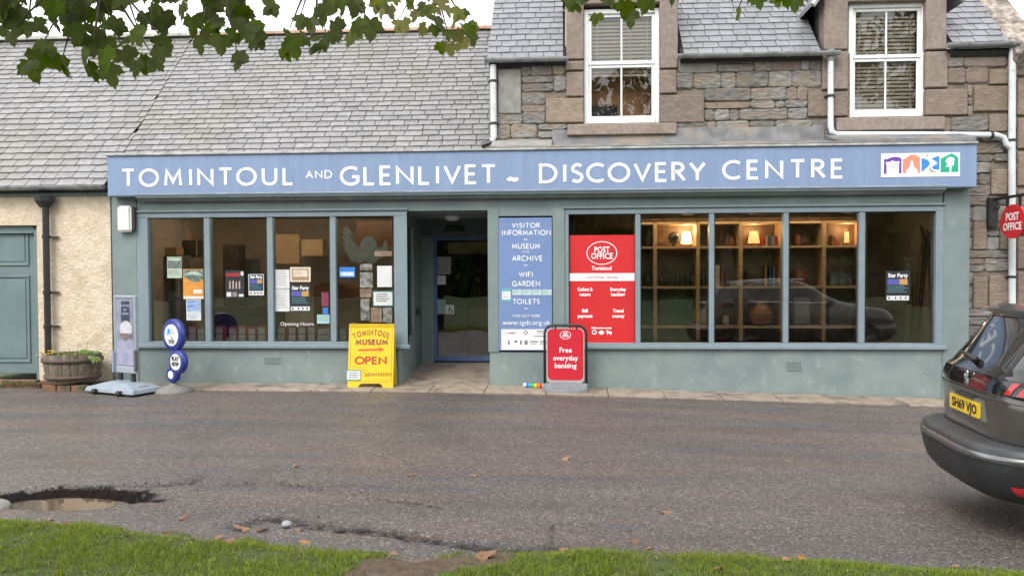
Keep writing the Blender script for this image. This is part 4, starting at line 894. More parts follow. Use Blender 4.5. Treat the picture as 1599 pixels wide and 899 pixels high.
# ================================================================== POST OFFICE WINDOW PANEL
YP = .065; a, b, c_, d_ = RW(888, 367, 992, 535, YP)
po = thing('post_office_panel', 'large red post office panel filling the lower part of the first right window pane', 'sign', ((a + b) / 2, YP, c_))
boxp('board', (a, b, YP, YP + .004, c_, d_), RED, po)
def T(par, s_, px, py, hpx, Y, mt=WHITE, wpx=None, bold=.0, name='lettering'):
    """text whose baseline sits at photo row py, capital height hpx (pixels), in the plane y=Y"""
    h = (W(px, py - hpx, Y).z - W(px, py, Y).z) / .70
    return put_text(name, par, s_, h, mt, (W(px, py, Y).x, Y, W(px, py, Y).z), width=(W(px + wpx / 2, py, Y).x - W(px - wpx / 2, py, Y).x) if wpx else None, bold=bold)
YT = YP - .002
def ring(par, px, py, rx, ry, w_, Y, mt=WHITE, name='oval'):
    A = W(px, py, Y); k = (W(px + 1, py, Y).x - W(px, py, Y).x)
    L, Rr = ribbon(arc(0, 0, rx * k, ry * k, 90, 450, 36), w_ * k); n = len(L)
    return MB().add([(A.x + p.x, Y, A.z + p.y) for p in L] + [(A.x + p.x, Y, A.z + p.y) for p in Rr], [(j, n + j, n + j + 1, j + 1) for j in range(n - 1)]).build(name, mt, par)
ring(po, 939.8, 395, 23.4, 17.8, 1.2, YT)
T(po, 'POST', 939.8, 394, 9, YT, wpx=24, bold=.0025); T(po, 'OFFICE', 939.8, 404, 9, YT, wpx=34, bold=.0025); T(po, 'Tomintoul', 939.5, 421.5, 6, YT, wpx=31, bold=.002)
q = RW(889, 426.5, 991, 438.5, YT); bd = boxp('white_band', (q[0], q[1], YT - .001, YT + .001, q[2], q[3]), WHITE, po); T(bd, 'Open Monday - Saturday', 940, 434.5, 4.2, YT - .003, solid('red_ink', (.40, .06, .08)), 50)
for s1, s2, px, py in (('Collect &', 'return', 913.5, 454, ), ('Everyday', 'banking', 965, 454), ('Bill', 'payment', 913.5, 487.5), ('Travel', 'money', 965.5, 487.5)):
    T(po, s1, px, py, 5, YT, wpx={'Collect &': 24, 'Everyday': 25, 'Bill': 9, 'Travel': 17}[s1], bold=.0025); T(po, s2, px, py + 8, 5, YT, wpx={'return': 17, 'banking': 22, 'payment': 23, 'money': 19}[s2], bold=.0025)
T(po, 'Multi-service counter', 939.5, 513, 2.6, YT, wpx=32, bold=.002)
ring(po, 928, 518.5, 3, 3, 1.5, YT); 
A = lambda px, py: (W(px, py, YT).x, W(px, py, YT).z)
MB().poly([A(*p) for p in ((934, 519), (937, 516), (941, 516), (944, 519), (941, 522), (937, 522))], fy(YT)).poly([A(*p) for p in ((946, 516), (949, 515.5), (950, 517), (954, 517), (955.5, 519), (954, 523), (952, 520.5), (949, 520.5), (948.5, 523.5), (947.5, 519))], fy(YT)).build('pictogram', WHITE, po)
# ================================================================== THE ROOMS BEHIND THE GLASS
sh = rng
MB().box(-6.86, -2.66, .3, 5.0, .38, .44).box(-2.66, 5.9, 2.0, 5.0, .0, .06).box(XE1 + .1, 5.9, .2, 2.0, .0, .06).box(-6.9, 5.9, DY + .1, 3, -.05, .0).build('floor', INFL, sh)
MB().box(-7.1, XE0 - .0, .28, 6, 2.80, 2.86).box(XE0, 6.0, 1.95, 6, 2.80, 2.86).box(XE1 + .08, 6.0, .28, 1.95, 2.80, 2.86).build('ceiling', INW, sh)
MB().box(-6.98, -6.88, .3, 6, -.1, 2.8).box(5.78, 5.88, .3, 6, -.1, 2.8).build('side_wall', INW2, sh)
boxp('back_wall', (-6.9, -3.0, 2.9, 3.0, .4, 2.8), INW, sh); boxp('back_wall', (-3.0, .2, 5.6, 5.7, 0, 2.8), INDK, sh)
boxp('back_wall', (.2, 5.8, 1.9, 2.0, 0, 2.8), mat('panelled_back', (.24, .16, .095), (.17, .11, .065), 3, .6), sh)
boxp('partition', (-2.9, -2.8, 2.2, 5.6, .0, 2.8), INW, sh); boxp('partition', (.12, .2, .3, 5.6, 0, 2.8), INDK, sh)
boxp('window_shelf', (-6.86, XE0 - .08, .14, 1.0, .60, .64), INW, sh); boxp('window_shelf', (X(882), 5.74, .14, .5, .58, .62), INW2, sh)
# --- posters on the left windows
PY = .074
def poster(px, name, label, mt, fn=None, cat='poster', group=None):
    a, b, c_, d_ = RW(*px, PY); t_ = thing(name, label, cat, ((a + b) / 2, PY, c_), group=group); boxp('sheet', (a, b, PY, PY + .002, c_, d_), mt, t_)
    def sub(p, m_, nm='printed_block', lvl=1): q = RW(*p, PY - .0012 * lvl); return boxp(nm, (q[0], q[1], PY - .0012 * lvl, PY - .0012 * (lvl - 1), q[2], q[3]), m_, t_)
    if fn: fn(t_, sub, a, b, c_, d_)
    return t_
# posters hang just inside the glass
def f1(t_, sub, a, b, c_, d_): sub((261.5, 402, 283.5, 419), HILL); sub((263, 403, 282, 407), PALEG, lvl=2); lines(t_, a + .02, b - .02, c_ + .03, c_ + .12, 3, HILL, PY - .001)
poster((261, 401, 284, 434), 'leaflet', 'pale green leaflet with a hill photograph high in the leftmost window', PALEG, f1)
def f2(t_, sub, a, b, c_, d_):
    sub((286.5, 421, 319.5, 441), HILL); A_ = lambda px, py: (W(px, py, PY).x, W(px, py, PY).z)
    MB().poly([A_(*p) for p in ((286.5, 432), (295, 437), (303, 441), (312, 439), (319.5, 434), (319.5, 445), (286.5, 445))], fy(PY - .0026), .001).build('printed_block', ORNG, t_)
    MB().poly([A_(*p) for p in ((286.5, 430), (297, 424), (308, 424), (318, 431), (300, 428))], fy(PY - .0026), .001).build('printed_block', PALEG, t_)
    sub((302, 452, 316, 458), PAPER, lvl=1); sub((286.5, 462.5, 319.5, 466.5), PAPER)
poster((286, 420, 320, 467), 'poster', 'orange poster with a dark mountain picture in the leftmost window', ORNG, f2)
def f3(t_, sub, a, b, c_, d_): sub((292, 469, 313.5, 488), SKYP); lines(t_, a + .02, b - .04, c_ + .02, c_ + .10, 3, SKYP, PY - .001)
poster((291, 468, 314, 500), 'poster', 'blue and white seascape poster below the orange one', PAPER, f3)
REDI = solid('bright_red_ink', (.5, .02, .02))
def f4(t_, sub, a, b, c_, d_):
    T(t_, 'DANCERS', 364, 431, 4.5, PY - .001, REDI, 22, .003)
    for px in (358, 363, 368, 373): sub((px, 438 + (px % 3), px + 2, 451), mat('skin_print', (.45, .33, .30), rough=.5) if not MATS.get('skin_print') else MATS['skin_print'])
    sub((354, 456, 361, 463), PAPER); sub((363, 456, 370, 463), mat('grey_print', (.2, .2, .2), rough=.5)); sub((373, 459, 380, 463), PAPER); sub((376, 424, 380, 430), PAPER)
poster((352, 422, 381.5, 465), 'poster', 'black poster with red heading and dancing figures in the second window', INK, f4)
def star(cx, y0, w_, h_):
    def f(t_, sub, a, b, c_, d_):
        k = w_ / 24.
        T(t_, 'Star Party', cx, y0 + h_ * .19, 5.2 * h_ / 33 / 1.2, PY - .001, WHITE, w_ * .86, .002)
        sub((cx - w_ * .45, y0 + h_ * .25, cx + w_ * .04, y0 + h_ * .44), solid('violet_print', (.07, .08, .32))); sub((cx + w_ * .06, y0 + h_ * .25, cx + w_ * .42, y0 + h_ * .44), solid('amber_print', (.45, .25, .08)))
        lines(t_, a + .03, b - .03, c_ + (d_ - c_) * .26, c_ + (d_ - c_) * .5, 4, solid('cyan_ink', (.10, .32, .38)), PY - .001, .3)
        sub((cx - w_ * .48, y0 + h_ * .82, cx + w_ * .48, y0 + h_ * .97), PAPER)
        for q in (-.38, -.1, .12, .34): sub((cx + w_ * q - 1, y0 + h_ * .86, cx + w_ * q + 1.2, y0 + h_ * .93), NIGHT, lvl=2)
    return f
poster((388, 428, 412, 461), 'poster', 'dark blue star party poster with white border in the second window', PAPER, lambda t_, sub, a, b, c_, d_: (sub((389, 429, 411, 454), NIGHT), star(400, 428, 22, 33)(t_, lambda p, m_, lvl=1: sub(p, m_, lvl=lvl + 1), a, b, c_, d_)))
def fl(n=6): return lambda t_, sub, a, b, c_, d_: lines(t_, a + .02, b - .02, c_ + .03, d_ - .02, n, mat('grey_text_ink', (.28, .28, .28), rough=.6) if 'grey_text_ink' not in MATS else MATS['grey_text_ink'], PY - .001, .3)
poster((430, 421, 452, 450), 'notice', 'upper of two white notices at the left edge of the third window', PAPER, fl(7), 'notice'); poster((430, 451, 452, 486), 'notice', 'lower of two white notices at the left edge of the third window', PAPER, fl(8), 'notice')
def f6(t_, sub, a, b, c_, d_): sub((456, 419.5, 482, 437.5), solid('tan_print', (.32, .20, .11))); sub((458, 421.5, 480, 432), CREAMP, lvl=2); lines(t_, a + .08, b - .12, c_ + .10, d_ - .08, 2, solid('tan_print', (0, 0, 0)), PY - .003, .3)
poster((453, 417, 485, 440), 'poster', 'cream landscape card with brown border above the black star party poster', CREAMP, f6)
poster((453, 443, 485, 486), 'poster', 'large black star party poster in the third window under the cream card', INK, star(469, 444, 31, 42))
poster((495, 491, 518, 505), 'sticker', 'pale teal sticker low at the right of the third window', solid('pale_teal_print', (.3, .5, .5)), fl(3), 'sticker')
poster((502, 456, 513, 478), 'sticker', 'dark red strip sticker at the right of the third window', mat('maroon_print', (.22, .03, .06), (.14, .03, .06), 20, .5), None, 'sticker')
poster((504, 480, 512.5, 490), 'sticker', 'small bright blue sticker under the dark red strip in the third window', solid('blue_print', (.03, .16, .50)), None, 'sticker')
def f7(t_, sub, a, b, c_, d_): sub((531, 424, 553, 431), solid('light_blue_print', (.25, .50, .75))); T(t_, 'WELCOME', 542, 430, 4, PY - .003, WHITE, 18, .003)
poster((530, 417, 554, 433), 'sticker', 'bright blue sticker at the left edge of the fourth window', solid('blue_print', (0, 0, 0)), f7, 'sticker')
poster((589, 415, 612, 448), 'notice', 'blank white sheet at the right of the fourth window', PAPER, fl(2) if False else None, 'notice')
def f8(t_, sub, a, b, c_, d_): sub((583.5, 456, 612.5, 476.5), PAPER); lines(t_, a + .06, b - .06, c_ + .05, d_ - .05, 4, INK, PY - .003, .4)
poster((582, 454, 614, 478), 'notice', 'white notice with a dark teal border under the blank sheet', solid('dark_teal_print', (.05, .17, .17)), f8, 'notice')
BWP = mat('monochrome_photo_print', (.07, .065, .06), (.27, .26, .24), 12, .5); BRP = mat('sepia_photo_print', (.14, .09, .06), (.26, .19, .13), 12, .5)
for i, (px, mt, s_) in enumerate((((562, 412, 581, 422), BWP, 'topmost black and white photograph card in the fourth window'), ((562, 425, 582, 449), BWP, 'larger black and white photograph second from top in the fourth window column'), ((562, 451, 580, 464), BRP, 'brown photograph card left of the bordered notice'),
                                  ((563, 466, 577, 500), BWP, 'tall black and white card low in the fourth window'), ((579, 480, 596, 503), BRP, 'sepia card low in the fourth window under the bordered notice'), ((598, 480, 612, 503), BWP, 'lowest right black and white card of the fourth window'), ((585, 392, 612, 400), BRP, 'small brown card in front of the paper eagle wing'))):
    poster(px, 'photo_card', s_, mt, None, 'photo card')
t_ = thing('window_lettering', 'white script lettering Opening Hours painted low on the third window', 'lettering', (X(468, PY), PY, z_at(506, PY)))
T(t_, 'Opening Hours', 464, 508, 5.5, PY - .004, solid('dull_white_paint', (.7, .7, .66)), 52)
# paper eagle cutout with spread wings
t_ = thing('paper_eagle', 'pale paper cutout of a bird with raised wings high in the fourth window', 'decoration', (X(570, .3), .3, z_at(410, .3)))
pts = [(541, 352), (546, 366), (553, 380), (560, 386), (566, 374), (573, 369), (582, 370), (587, 377), (590, 388), (597, 385), (603, 372), (606, 388), (601, 400), (592, 404), (582, 412), (570, 408), (560, 411), (550, 405), (541, 396), (538, 384), (540, 374), (535, 362)]
MB().poly([(W(p, q, .3).x, W(p, q, .3).z) for p, q in pts], fy(.3), .006).build('cutout', mat('grey_paper_bird', (.78, .76, .68), (.62, .60, .54), 10, .8), t_)
for i in range(6):
    p = [(541, 352), (538, 360), (536, 368), (537, 378), (539, 386), (543, 394)][i]
    MB().poly([(W(p[0] + dx, p[1] + dy, .3).x, W(p[0] + dx, p[1] + dy, .3).z) for dx, dy in ((0, 0), (-2.2, 2), (6, 14), (12, 16))], fy(.295), .003).build('feather', MATS['grey_paper_bird'], t_)
# star party poster right window
poster((1383, 423, 1421, 470), 'poster', 'black star party poster on the far right window', INK, star(1402, 424, 36, 46))
t_ = thing('added_strip_light', 'unseen warm strip light added above the left window display to brighten it', 'light', (-4.7, 1.0, 2.76)); boxp('tube', (-6.5, -2.9, 1.0, 1.04, 2.765, 2.79), mat('added_warm_strip_dim', (.8, .8, .8), rough=.6, emis=((1, .78, .56), 11)), t_)  # unseen strip, added to brighten the left display
# --- left display: boxes along the sill
BOXW = mat('white_red_box', (.80, .76, .72), (.70, .66, .62), 9, .6); BOXR = mat('red_box', (.60, .10, .08), (.50, .14, .11), 12, .6)
words = ['first', 'second', 'third', 'fourth', 'fifth', 'sixth', 'seventh', 'eighth', 'ninth', 'tenth', 'eleventh', 'twelfth', 'thirteenth', 'fourteenth', 'fifteenth']
for i, px in enumerate((294, 308, 336, 357, 372, 387, 402, 433, 450, 465, 480, 495, 505, 529, 543)):
    hh = R.choice((508, 510, 511, 509)); a, b, c_, d_ = RW(px, hh, px + 12.5, 533, .22); c_ = .64
    t_ = thing('souvenir_box', words[i] + ' from the left in the row of red and white souvenir boxes', 'box', ((a + b) / 2, .25, c_), group='row of souvenir boxes')
    boxp('carton', (a, b, .22, .34, c_, d_), BOXR, t_, .002); boxp('label_panel', (a + .012, b - .012, .2185, .22, c_ + .015, (c_ + d_) / 2 - .01), BOXW, t_); boxp('label_panel', (a + .012, b - .012, .2185, .22, (c_ + d_) / 2 + .005, d_ - .025), BOXW, t_)
# --- left display furniture
DARKW = mat('dark_wood', (.07, .04, .025), (.05, .03, .02), 5, .5)
def item(px, Y, dep, name, label, cat, mt, bev=.004, z0=None, group=None):
    a, b, c_, d_ = RW(*px, Y)
    if z0 is not None: c_ = z0
    t_ = thing(name, label, cat, ((a + b) / 2, Y, c_), group=group); boxp('body', (a, b, Y, Y + dep, c_, d_), mt, t_, bev); return t_, a, b, c_, d_
a, b, c_, d_ = RW(238, 398, 284, 560, .9)
t_ = thing('shelf_unit', 'grey shelf unit standing inside the leftmost window', 'shelf', ((a + b) / 2, .9, .44))
GRSH = mat('grey_shelf', (.20, .18, .155), (.16, .14, .12), 4, .6)
for xx in (a, b - .03): boxp('upright', (xx, xx + .03, .9, 1.25, .44, d_), GRSH, t_)
for py in (400, 432, 466, 500): z = W(260, py, .9).z; boxp('shelf', (a + .03, b - .03, .9, 1.25, z - .03, z), GRSH, t_)
item((241, 386, 276, 400), .95, .25, 'wooden_crate', 'pale wooden crate on top of the grey shelf unit', 'crate', WOODL, .01)
for i, (p, q) in enumerate(((284, 305), (308, 326))): item((p, 375, q, 402), 1.3, .03, 'dark_print', ['dark framed print left of the brown cone lamp', 'dark framed print partly behind the first mullion'][i], 'picture', DARKW)
c = W(295, 345, 1.9); t_ = thing('hanging_lamp', 'brown cone shaped lampshade hanging in the leftmost window', 'lamp', (c.x, 1.9, 2.3)); MB().lathe([(.02, .42), (.10, .0), (.095, .0), (.015, .42)], (c.x, 1.9, 2.25), 14).build('lamp_shade', WOODL, t_, smooth_=True); pl_ = bpy.data.lights.new('lamp_bulb', 'POINT'); pl_.energy = 15; pl_.color = (1, .74, .5); pl_.shadow_soft_size = .04; po2 = bpy.data.objects.new('lamp_bulb', pl_); COL.objects.link(po2); po2.parent = t_; po2.matrix_parent_inverse = Matrix.Translation(-t_.location); po2.location = (c.x, 1.9, 2.22); MB().tube([(c.x, 1.9, 2.67), (c.x, 1.9, 2.8)], .005, 5).build('cord', BLACKM, t_)
item((348, 382, 373, 430), 1.6, .3, 'cupboard', 'dark cupboard deep inside the second window', 'cupboard', DARKW, z0=.44)
item((374, 404, 405, 470), 2.2, .05, 'display_panel', 'grey display board standing inside the second window', 'display board', mat('grey_board', (.14, .15, .15), (.12, .13, .13), 3, .6), z0=.44)
item((330, 480, 420, 512), 1.0, .8, 'table', 'dark table behind the souvenir boxes in the second window', 'table', DARKW, z0=.44)
item((431, 366, 468, 412), 2.0, .04, 'pine_board', 'tall pale plywood board inside the third window', 'board', WOODL); item((470, 374, 504, 400), 1.9, .25, 'wooden_crate', 'pale wooden crate high inside the third window', 'crate', WOODL, .01)
item((556, 345, 613, 386), 1.5, .05, 'wooden_sign', 'brown carved wooden board hanging high inside the fourth window', 'board', WOODB)
# curved solid standing in for a car's reflection in the fourth window
t_ = thing('counter', 'curved reddish brown shape standing in for a reflected car in the fourth window', 'counter', (X(555, 1.4), 1.4, .44))
pts = [(490, 560), (490, 446), (505, 441), (530, 444), (556, 454), (585, 474), (600, 500), (605, 560)]
MB().poly([(W(p, q, 1.2).x, max(.44, W(p, q, 1.2).z)) for p, q in pts], fy(1.2), .6).build('reflected_car_body', mat('reflected_car_brown', (.20, .085, .03), (.15, .06, .02), 3, .35, stretch=(1, 1, 4)), t_)
# behind the door
item((700, 378, 800, 396), 3.4, .4, 'bulkhead', 'warm plywood bulkhead seen through the top of the entrance door', 'board', WOODL); item((735, 480, 790, 565), 3.0, .5, 'reception_desk', 'brown reception desk seen through the entrance door', 'desk', WOODB, z0=.06)
item((686, 470, 730, 560), 4.0, .4, 'dark_cabinet', 'dark low cabinet seen through the entrance door', 'cabinet', DARKW, z0=.06)
# --- right display: pine shelving
su = thing('pine_shelving', 'grid of pale pine shelving behind the right hand windows', 'shelving', (3, .6, .62)); SY_ = .62
ux = [W(p, 430, SY_).x for p in (1023, 1090, 1157, 1222, 1287, 1350)]; ux = [W(993, 430, SY_).x] + ux
zsx = [W(1180, p, SY_).z for p in (347, 385, 448, 510)]
for x in ux: boxp('upright', (x - .03, x + .03, SY_, SY_ + .38, .62, zsx[0] + .0), WOODL, su, .004)
for i in range(len(ux) - 1):
    for z in zsx: boxp('shelf', (ux[i] + .03, ux[i + 1] - .03, SY_ + .008, SY_ + .38, z - .025, z + .012), WOODL, su, .003)
boxp('back_board', (ux[0], ux[-1], SY_ + .40, SY_ + .41, .62, zsx[0] + .1), mat('shelf_back', (.24, .155, .09), (.13, .085, .05), 5, .6), su)
IYY = SY_ + .18
boxp('added_strip_light', (ux[0], ux[-1], .40, .43, 2.705, 2.72), mat('added_warm_strip', (.8, .8, .8), rough=.6, emis=((1, .74, .46), 12)), su)  # unseen strip added to light the shelving, inferred from its glow
def lathe_item(px, pybot, prof, name, label, cat, mt, n=20, Y=IYY, parts=None, group=None, k=1):
    c = W(px, pybot, Y); z = min([zz + .012 for zz in zsx] + [.62], key=lambda q: abs(q - c.z)); t_ = thing(name, label, cat, (c.x, Y, z), group=group)
    MB().lathe([(r_ * k, h_ * k) for r_, h_ in prof], (c.x, Y, z), n).build('body', mt, t_, smooth_=True); return t_, c.x, z
LAMPM = mat('lit_lampshade', (.75, .50, .25), rough=.8, emis=((1, .66, .32), 2.2)); LAMPD = mat('dim_lit_lampshade', (.6, .35, .18), rough=.8, emis=((1, .45, .16), .8))
CER = mat('brown_glazed_pot', (.28, .12, .05), (.40, .20, .09), 9, .35, stretch=(.6, .6, 3)); TERC = mat('red_clay', (.25, .08, .04), (.20, .07, .04), 6, .5); DGL = mat('dark_bottle_glass', (.03, .035, .03), (.07, .08, .06), 20, .1); CREC = mat('cream_ceramic', (.55, .48, .36), (.48, .41, .30), 6, .3)
for px, mt, s_ in ((1072, LAMPM, 'lit cream lampshade on the top pine shelf of the second right hand window'), (1177, LAMPD, 'glowing orange lamp on the top pine shelf of the third right hand window'), (1322, LAMPD, 'small amber lamp on the top pine shelf of the fourth right hand window')):
    small = px == 1322; t_, x, z = lathe_item(px, 385, [(.07, 0), (.075, .02), (.02, .035), (.015, .06)], 'table_lamp', s_, 'lamp', WOODB); pl_ = bpy.data.lights.new('lamp_bulb', 'POINT'); pl_.energy = 4.5 if mt is LAMPM else 2.2; pl_.color = (1, .66, .36); pl_.shadow_soft_size = .03; po_ = bpy.data.objects.new('lamp_bulb', pl_); COL.objects.link(po_); po_.parent = t_; po_.matrix_parent_inverse = Matrix.Translation(-t_.location); po_.location = (x, IYY, z + .27); MB().lathe([(.095, .05), (.065, .24), (.06, .24), (.09, .05)] if not small else [(.04, .05), (.03, .22), (.025, .22), (.035, .05)], (x, IYY, z), 18).build('lamp_shade', mt, t_, smooth_=True)
lathe_item(1052, 385, [(.05, 0), (.02, .03), (.08, .08), (.10, .14), (.085, .20), (.04, .24)], 'glass_vase', 'dark round vase on the top shelf beside the cream lamp', 'vase', DGL)
lathe_item(1013, 385, [(.05, 0), (.07, .1), (.03, .22), (.04, .28)], 'glass_vase', 'slim dark vase at the left end of the top pine shelf', 'vase', DGL)
for i, px in enumerate((1033, 1041, 1050, 1058, 1066, 1074, 1082, 1099, 1106, 1012)):
    lathe_item(px, 448, [(.035, 0), (.035, .13 + .02 * (i % 3)), (.012, .18 + .02 * (i % 3)), (.012, .23 + .01 * (i % 2))], 'bottle', 'small dark bottle, ' + words[i] + ' in the row on the middle pine shelf', 'bottle', DGL, 12, group='row of bottles on the middle shelf')
t_, x, z = lathe_item(1098, 510, [(.06, 0), (.085, .05), (.085, .15), (.05, .24), (.06, .28)], 'jug', 'cream ceramic jug on the lower pine shelf next to the mullion', 'jug', CREC); MB().tube([(x - .05, IYY, z + .24), (x - .13, IYY, z + .20), (x - .08, IYY, z + .08)], .012, 8).build('handle', CREC, t_)
lathe_item(1133, 510, [(.05, 0), (.06, .08), (.045, .14), (.055, .16)], 'mug', 'small pale mug on the lower pine shelf of the third right hand window', 'mug', CREC)
t_, x, z = lathe_item(1187, 510, [(.10, 0), (.17, .06), (.205, .16), (.20, .24), (.14, .33), (.125, .35), (.145, .39), (.12, .39)], 'stoneware_pot', 'large round brown stoneware pot on the lower pine shelf', 'pot', CER, 28); MB().lathe([(.204, .175), (.207, .185), (.204, .195)], (x, IYY, z), 28).build('painted_band', TERC, t_, smooth_=True)
item((1112, 414, 1124, 446), IYY - .1, .12, 'cream_canister', 'cream upright box on the middle pine shelf beside the mullion', 'box', CREC, z0=zsx[2] + .012)
lathe_item(1247, 448, [(.10, 0), (.13, .06), (.13, .18), (.10, .24), (.11, .26)], 'clay_pot', 'red clay pot on the middle pine shelf of the fourth right hand window', 'pot', TERC)
BK = [solid('book_red', (.30, .05, .04)), solid('book_tan', (.36, .24, .12)), solid('book_blue', (.05, .10, .22)), solid('book_grey', (.22, .22, .20))]
for i, px in enumerate((1190, 1195, 1200, 1205, 1209, 1194, 1201, 1207)): item((px, 368 if i < 5 else 416, px + 4, 384 if i < 5 else 446), IYY, .16, 'book', ['first', 'second', 'third', 'fourth', 'fifth'][i % 5] + (' book in the small row right of the orange lamp' if i < 5 else ' book standing on the middle shelf left of the mullion'), 'book', BK[i % 4], z0=zsx[1 if i < 5 else 2] + .012, group='books on the pine shelves')
item((1296, 424, 1330, 446), IYY, .05, 'picture_frame', 'dark picture frame leaning on the middle pine shelf of the fourth right hand window', 'picture', MATS['hill_photo_print'], z0=zsx[2] + .012)
item((1240, 464, 1266, 508), IYY, .12, 'grey_cushion', 'pale grey square cushion on the lower pine shelf', 'cushion', solid('grey_cushion', (.30, .29, .26)), .03, z0=zsx[3] + .012)
item((1296, 470, 1332, 508), IYY, .1, 'tartan_box', 'dark box on the lower shelf beside the cushion', 'box', mat('tartan', (.07, .08, .06), (.20, .18, .14), 20, .7), z0=zsx[3] + .012)
item((1030, 462, 1082, 508), IYY + .1, .05, 'lawn_reflection', 'dark green panel painting the lawn reflection on the lower shelf, second right hand window', 'picture', mat('lawn_reflection', (.035, .075, .02), (.05, .10, .03), 3, .4), z0=zsx[3] + .012)  # green panels paint the lawn's reflection into the display
item((1000, 452, 1018, 508), IYY + .1, .05, 'lawn_reflection', 'narrow dark green panel painting the lawn reflection, left end of the lower pine shelf', 'picture', MATS['lawn_reflection'], z0=zsx[3] + .012)
for i, (px, pb, w_, h_, lb) in enumerate(((1013, 448, 12, 20, 'dark ornament at the left end of the middle pine shelf'), (1135, 448, 22, 30, 'dark reddish ornament in the third window on the middle pine shelf'), (1142, 385, 16, 22, 'dark ornament left of the orange lamp on the top shelf'), (1170, 448, 12, 24, 'narrow dark ornament left of the books on the middle shelf'), (1255, 385, 24, 20, 'wide dark basket on the top shelf of the fourth right hand window'), (1305, 385, 14, 18, 'small dark ornament left of the amber lamp'), (1210, 510, 14, 24, 'dark ornament right of the round pot on the lower shelf'))):
    x0_ = px - w_ / 2
    t_, a, b, c_, d_ = item((x0_, pb - h_, x0_ + w_ * .35, pb - 2), IYY + .02, .14, 'ornament', lb, 'ornament', [DARKW, TERC, WOODB][i % 3], .02, z0=zsx[{385: 1, 448: 2, 510: 3}[pb]] + .012)
    MB().lathe([(.5 * (b - a) * 2.2, 0), (.5 * (b - a) * 2.8, (d_ - c_) * .4), (.5 * (b - a) * 1.4, (d_ - c_) * .8), (.5 * (b - a) * 1.7, (d_ - c_) * .9)], (b + (b - a) * .7, IYY + .1, c_), 14).build('vessel', [WOODB, DARKW, TERC][i % 3], t_, smooth_=True)
# far right pane: skis, column
t_ = thing('cream_column', 'slim cream painted column inside the far right window', 'column', (X(1424, 1.2), 1.2, .06)); a, b, c_, d_ = RW(1414, 390, 1434, 500, 1.2); boxp('shaft', (a, b, 1.2, 1.4, .06, 1.9), INW2, t_, .01); boxp('capital', (a - .03, b + .03, 1.17, 1.43, 1.9, 1.98), INW2, t_, .01)
t_ = thing('wooden_skis', 'pair of old dark wooden skis leaning in the far right window', 'skis', (X(1430, .5), .5, .62))
for dx, dz in ((0, 0), (9, 6)):
    P = [W(1428 + dx * .3, 535, .45), W(1433 + dx * .4, 470 + dz, .5), W(1438 + dx * .6, 410 + dz, .55), W(1443 + dx * .8, 372 + dz, .55), W(1441 + dx, 360 + dz, .5), W(1437 + dx, 352 + dz, .45)]
    MB().tube(P, [.035, .037, .037, .035, .028, .012], 6).build('ski', WOODB, t_)
MB().tube([W(1421, 535, .4), W(1427, 440, .45)], .012, 6).build('pole', DARKW, t_)
# ================================================================== THINGS STANDING IN FRONT
# barrel planter
c = W(106, 598, -.55); bx, by = c.x, -.42; bz = ground(bx) - .01
bp = thing('barrel_planter', 'half barrel planter with yellow and green plants beside the black downpipe', 'planter', (bx, by, bz))
N = 22
prof = [(.345, .05), (.375, .18), (.395, .30), (.40, .42), (.395, .50)]
for k in range(N):
    a0, a1 = 2 * math.pi * (k + .03) / N, 2 * math.pi * (k + .97) / N; rr_ = R.uniform(-.004, .004); mb = MB(); vs = []; kk = 1.05
    for r_, z in prof:
        for (q, an) in ((r_ + rr_, a0), (r_ + rr_ + .004, (a0 + a1) / 2), (r_ + rr_, a1), (r_ - .03, a1), (r_ - .03, a0)): vs.append((bx + q * kk * math.cos(an), by + q * kk * .9 * math.sin(an), bz + z * .94 + .05))
    fs = []
    for i in range(len(prof) - 1):
        for j in range(5): fs.append((i * 5 + j, i * 5 + (j + 1) % 5, (i + 1) * 5 + (j + 1) % 5, (i + 1) * 5 + j))
    fs += [(4, 3, 2, 1, 0), tuple(len(prof) * 5 - 5 + j for j in range(5))]; mb.add(vs, fs).build('stave', BARREL, bp)
for z, r_ in ((.14, .382), (.40, .414)): MB().lathe([(r_ * 1.0, z - .028), (r_ * 1.03, z - .028), (r_ * 1.04, z + .028), (r_ * 1.0, z + .028)], (bx, by, bz + .03), 32, sx=1.045, sy=.945).build('hoop', RUST, bp, smooth_=True)
MB().lathe([(0, .46), (.38, .45)], (bx, by, bz), 20, sy=.9).build('soil', SOIL, bp)
for k in range(3): boxp('brick', (bx - .3 + k * .23, bx - .09 + k * .23, by - .30, by - .18, bz - .04, bz + .055), BRICKR, bp, .006)
YELF = solid('yellow_petal', (.75, .55, .02)); DRYS = mat('dry_stem', (.20, .10, .07), (.28, .15, .09), 20, .8)
def leafquad(mb, c, L, wd, yaw, pitch, roll=0, curl=.25):
    M = Matrix.Translation(c) @ Euler((pitch, roll, yaw)).to_matrix().to_4x4()
    P = [(0, 0, 0), (wd * .5, L * .35, .02 * curl), (wd * .42, L * .7, 0), (0, L, -L * curl), (-wd * .42, L * .7, 0), (-wd * .5, L * .35, .02 * curl), (0, L * .5, -.0)]
    return mb.add([M @ Vector(p) for p in P], [(0, 1, 6), (1, 2, 6), (2, 3, 6), (3, 4, 6), (4, 5, 6), (5, 0, 6)])
for k in range(60):
    an = R.uniform(0, 6.28); q = .36 * math.sqrt(R.random()); x, y = bx + q * math.cos(an), by + q * .85 * math.sin(an); big = x > bx + .08
    L = R.uniform(.09, .17) if big else R.uniform(.05, .10)
    leafquad(MB(), (x, y, bz + .46), L, L * (.75 if big else .5), R.uniform(0, 6.28), R.uniform(.2, 1.2)).build('leaf', PLANT, bp)
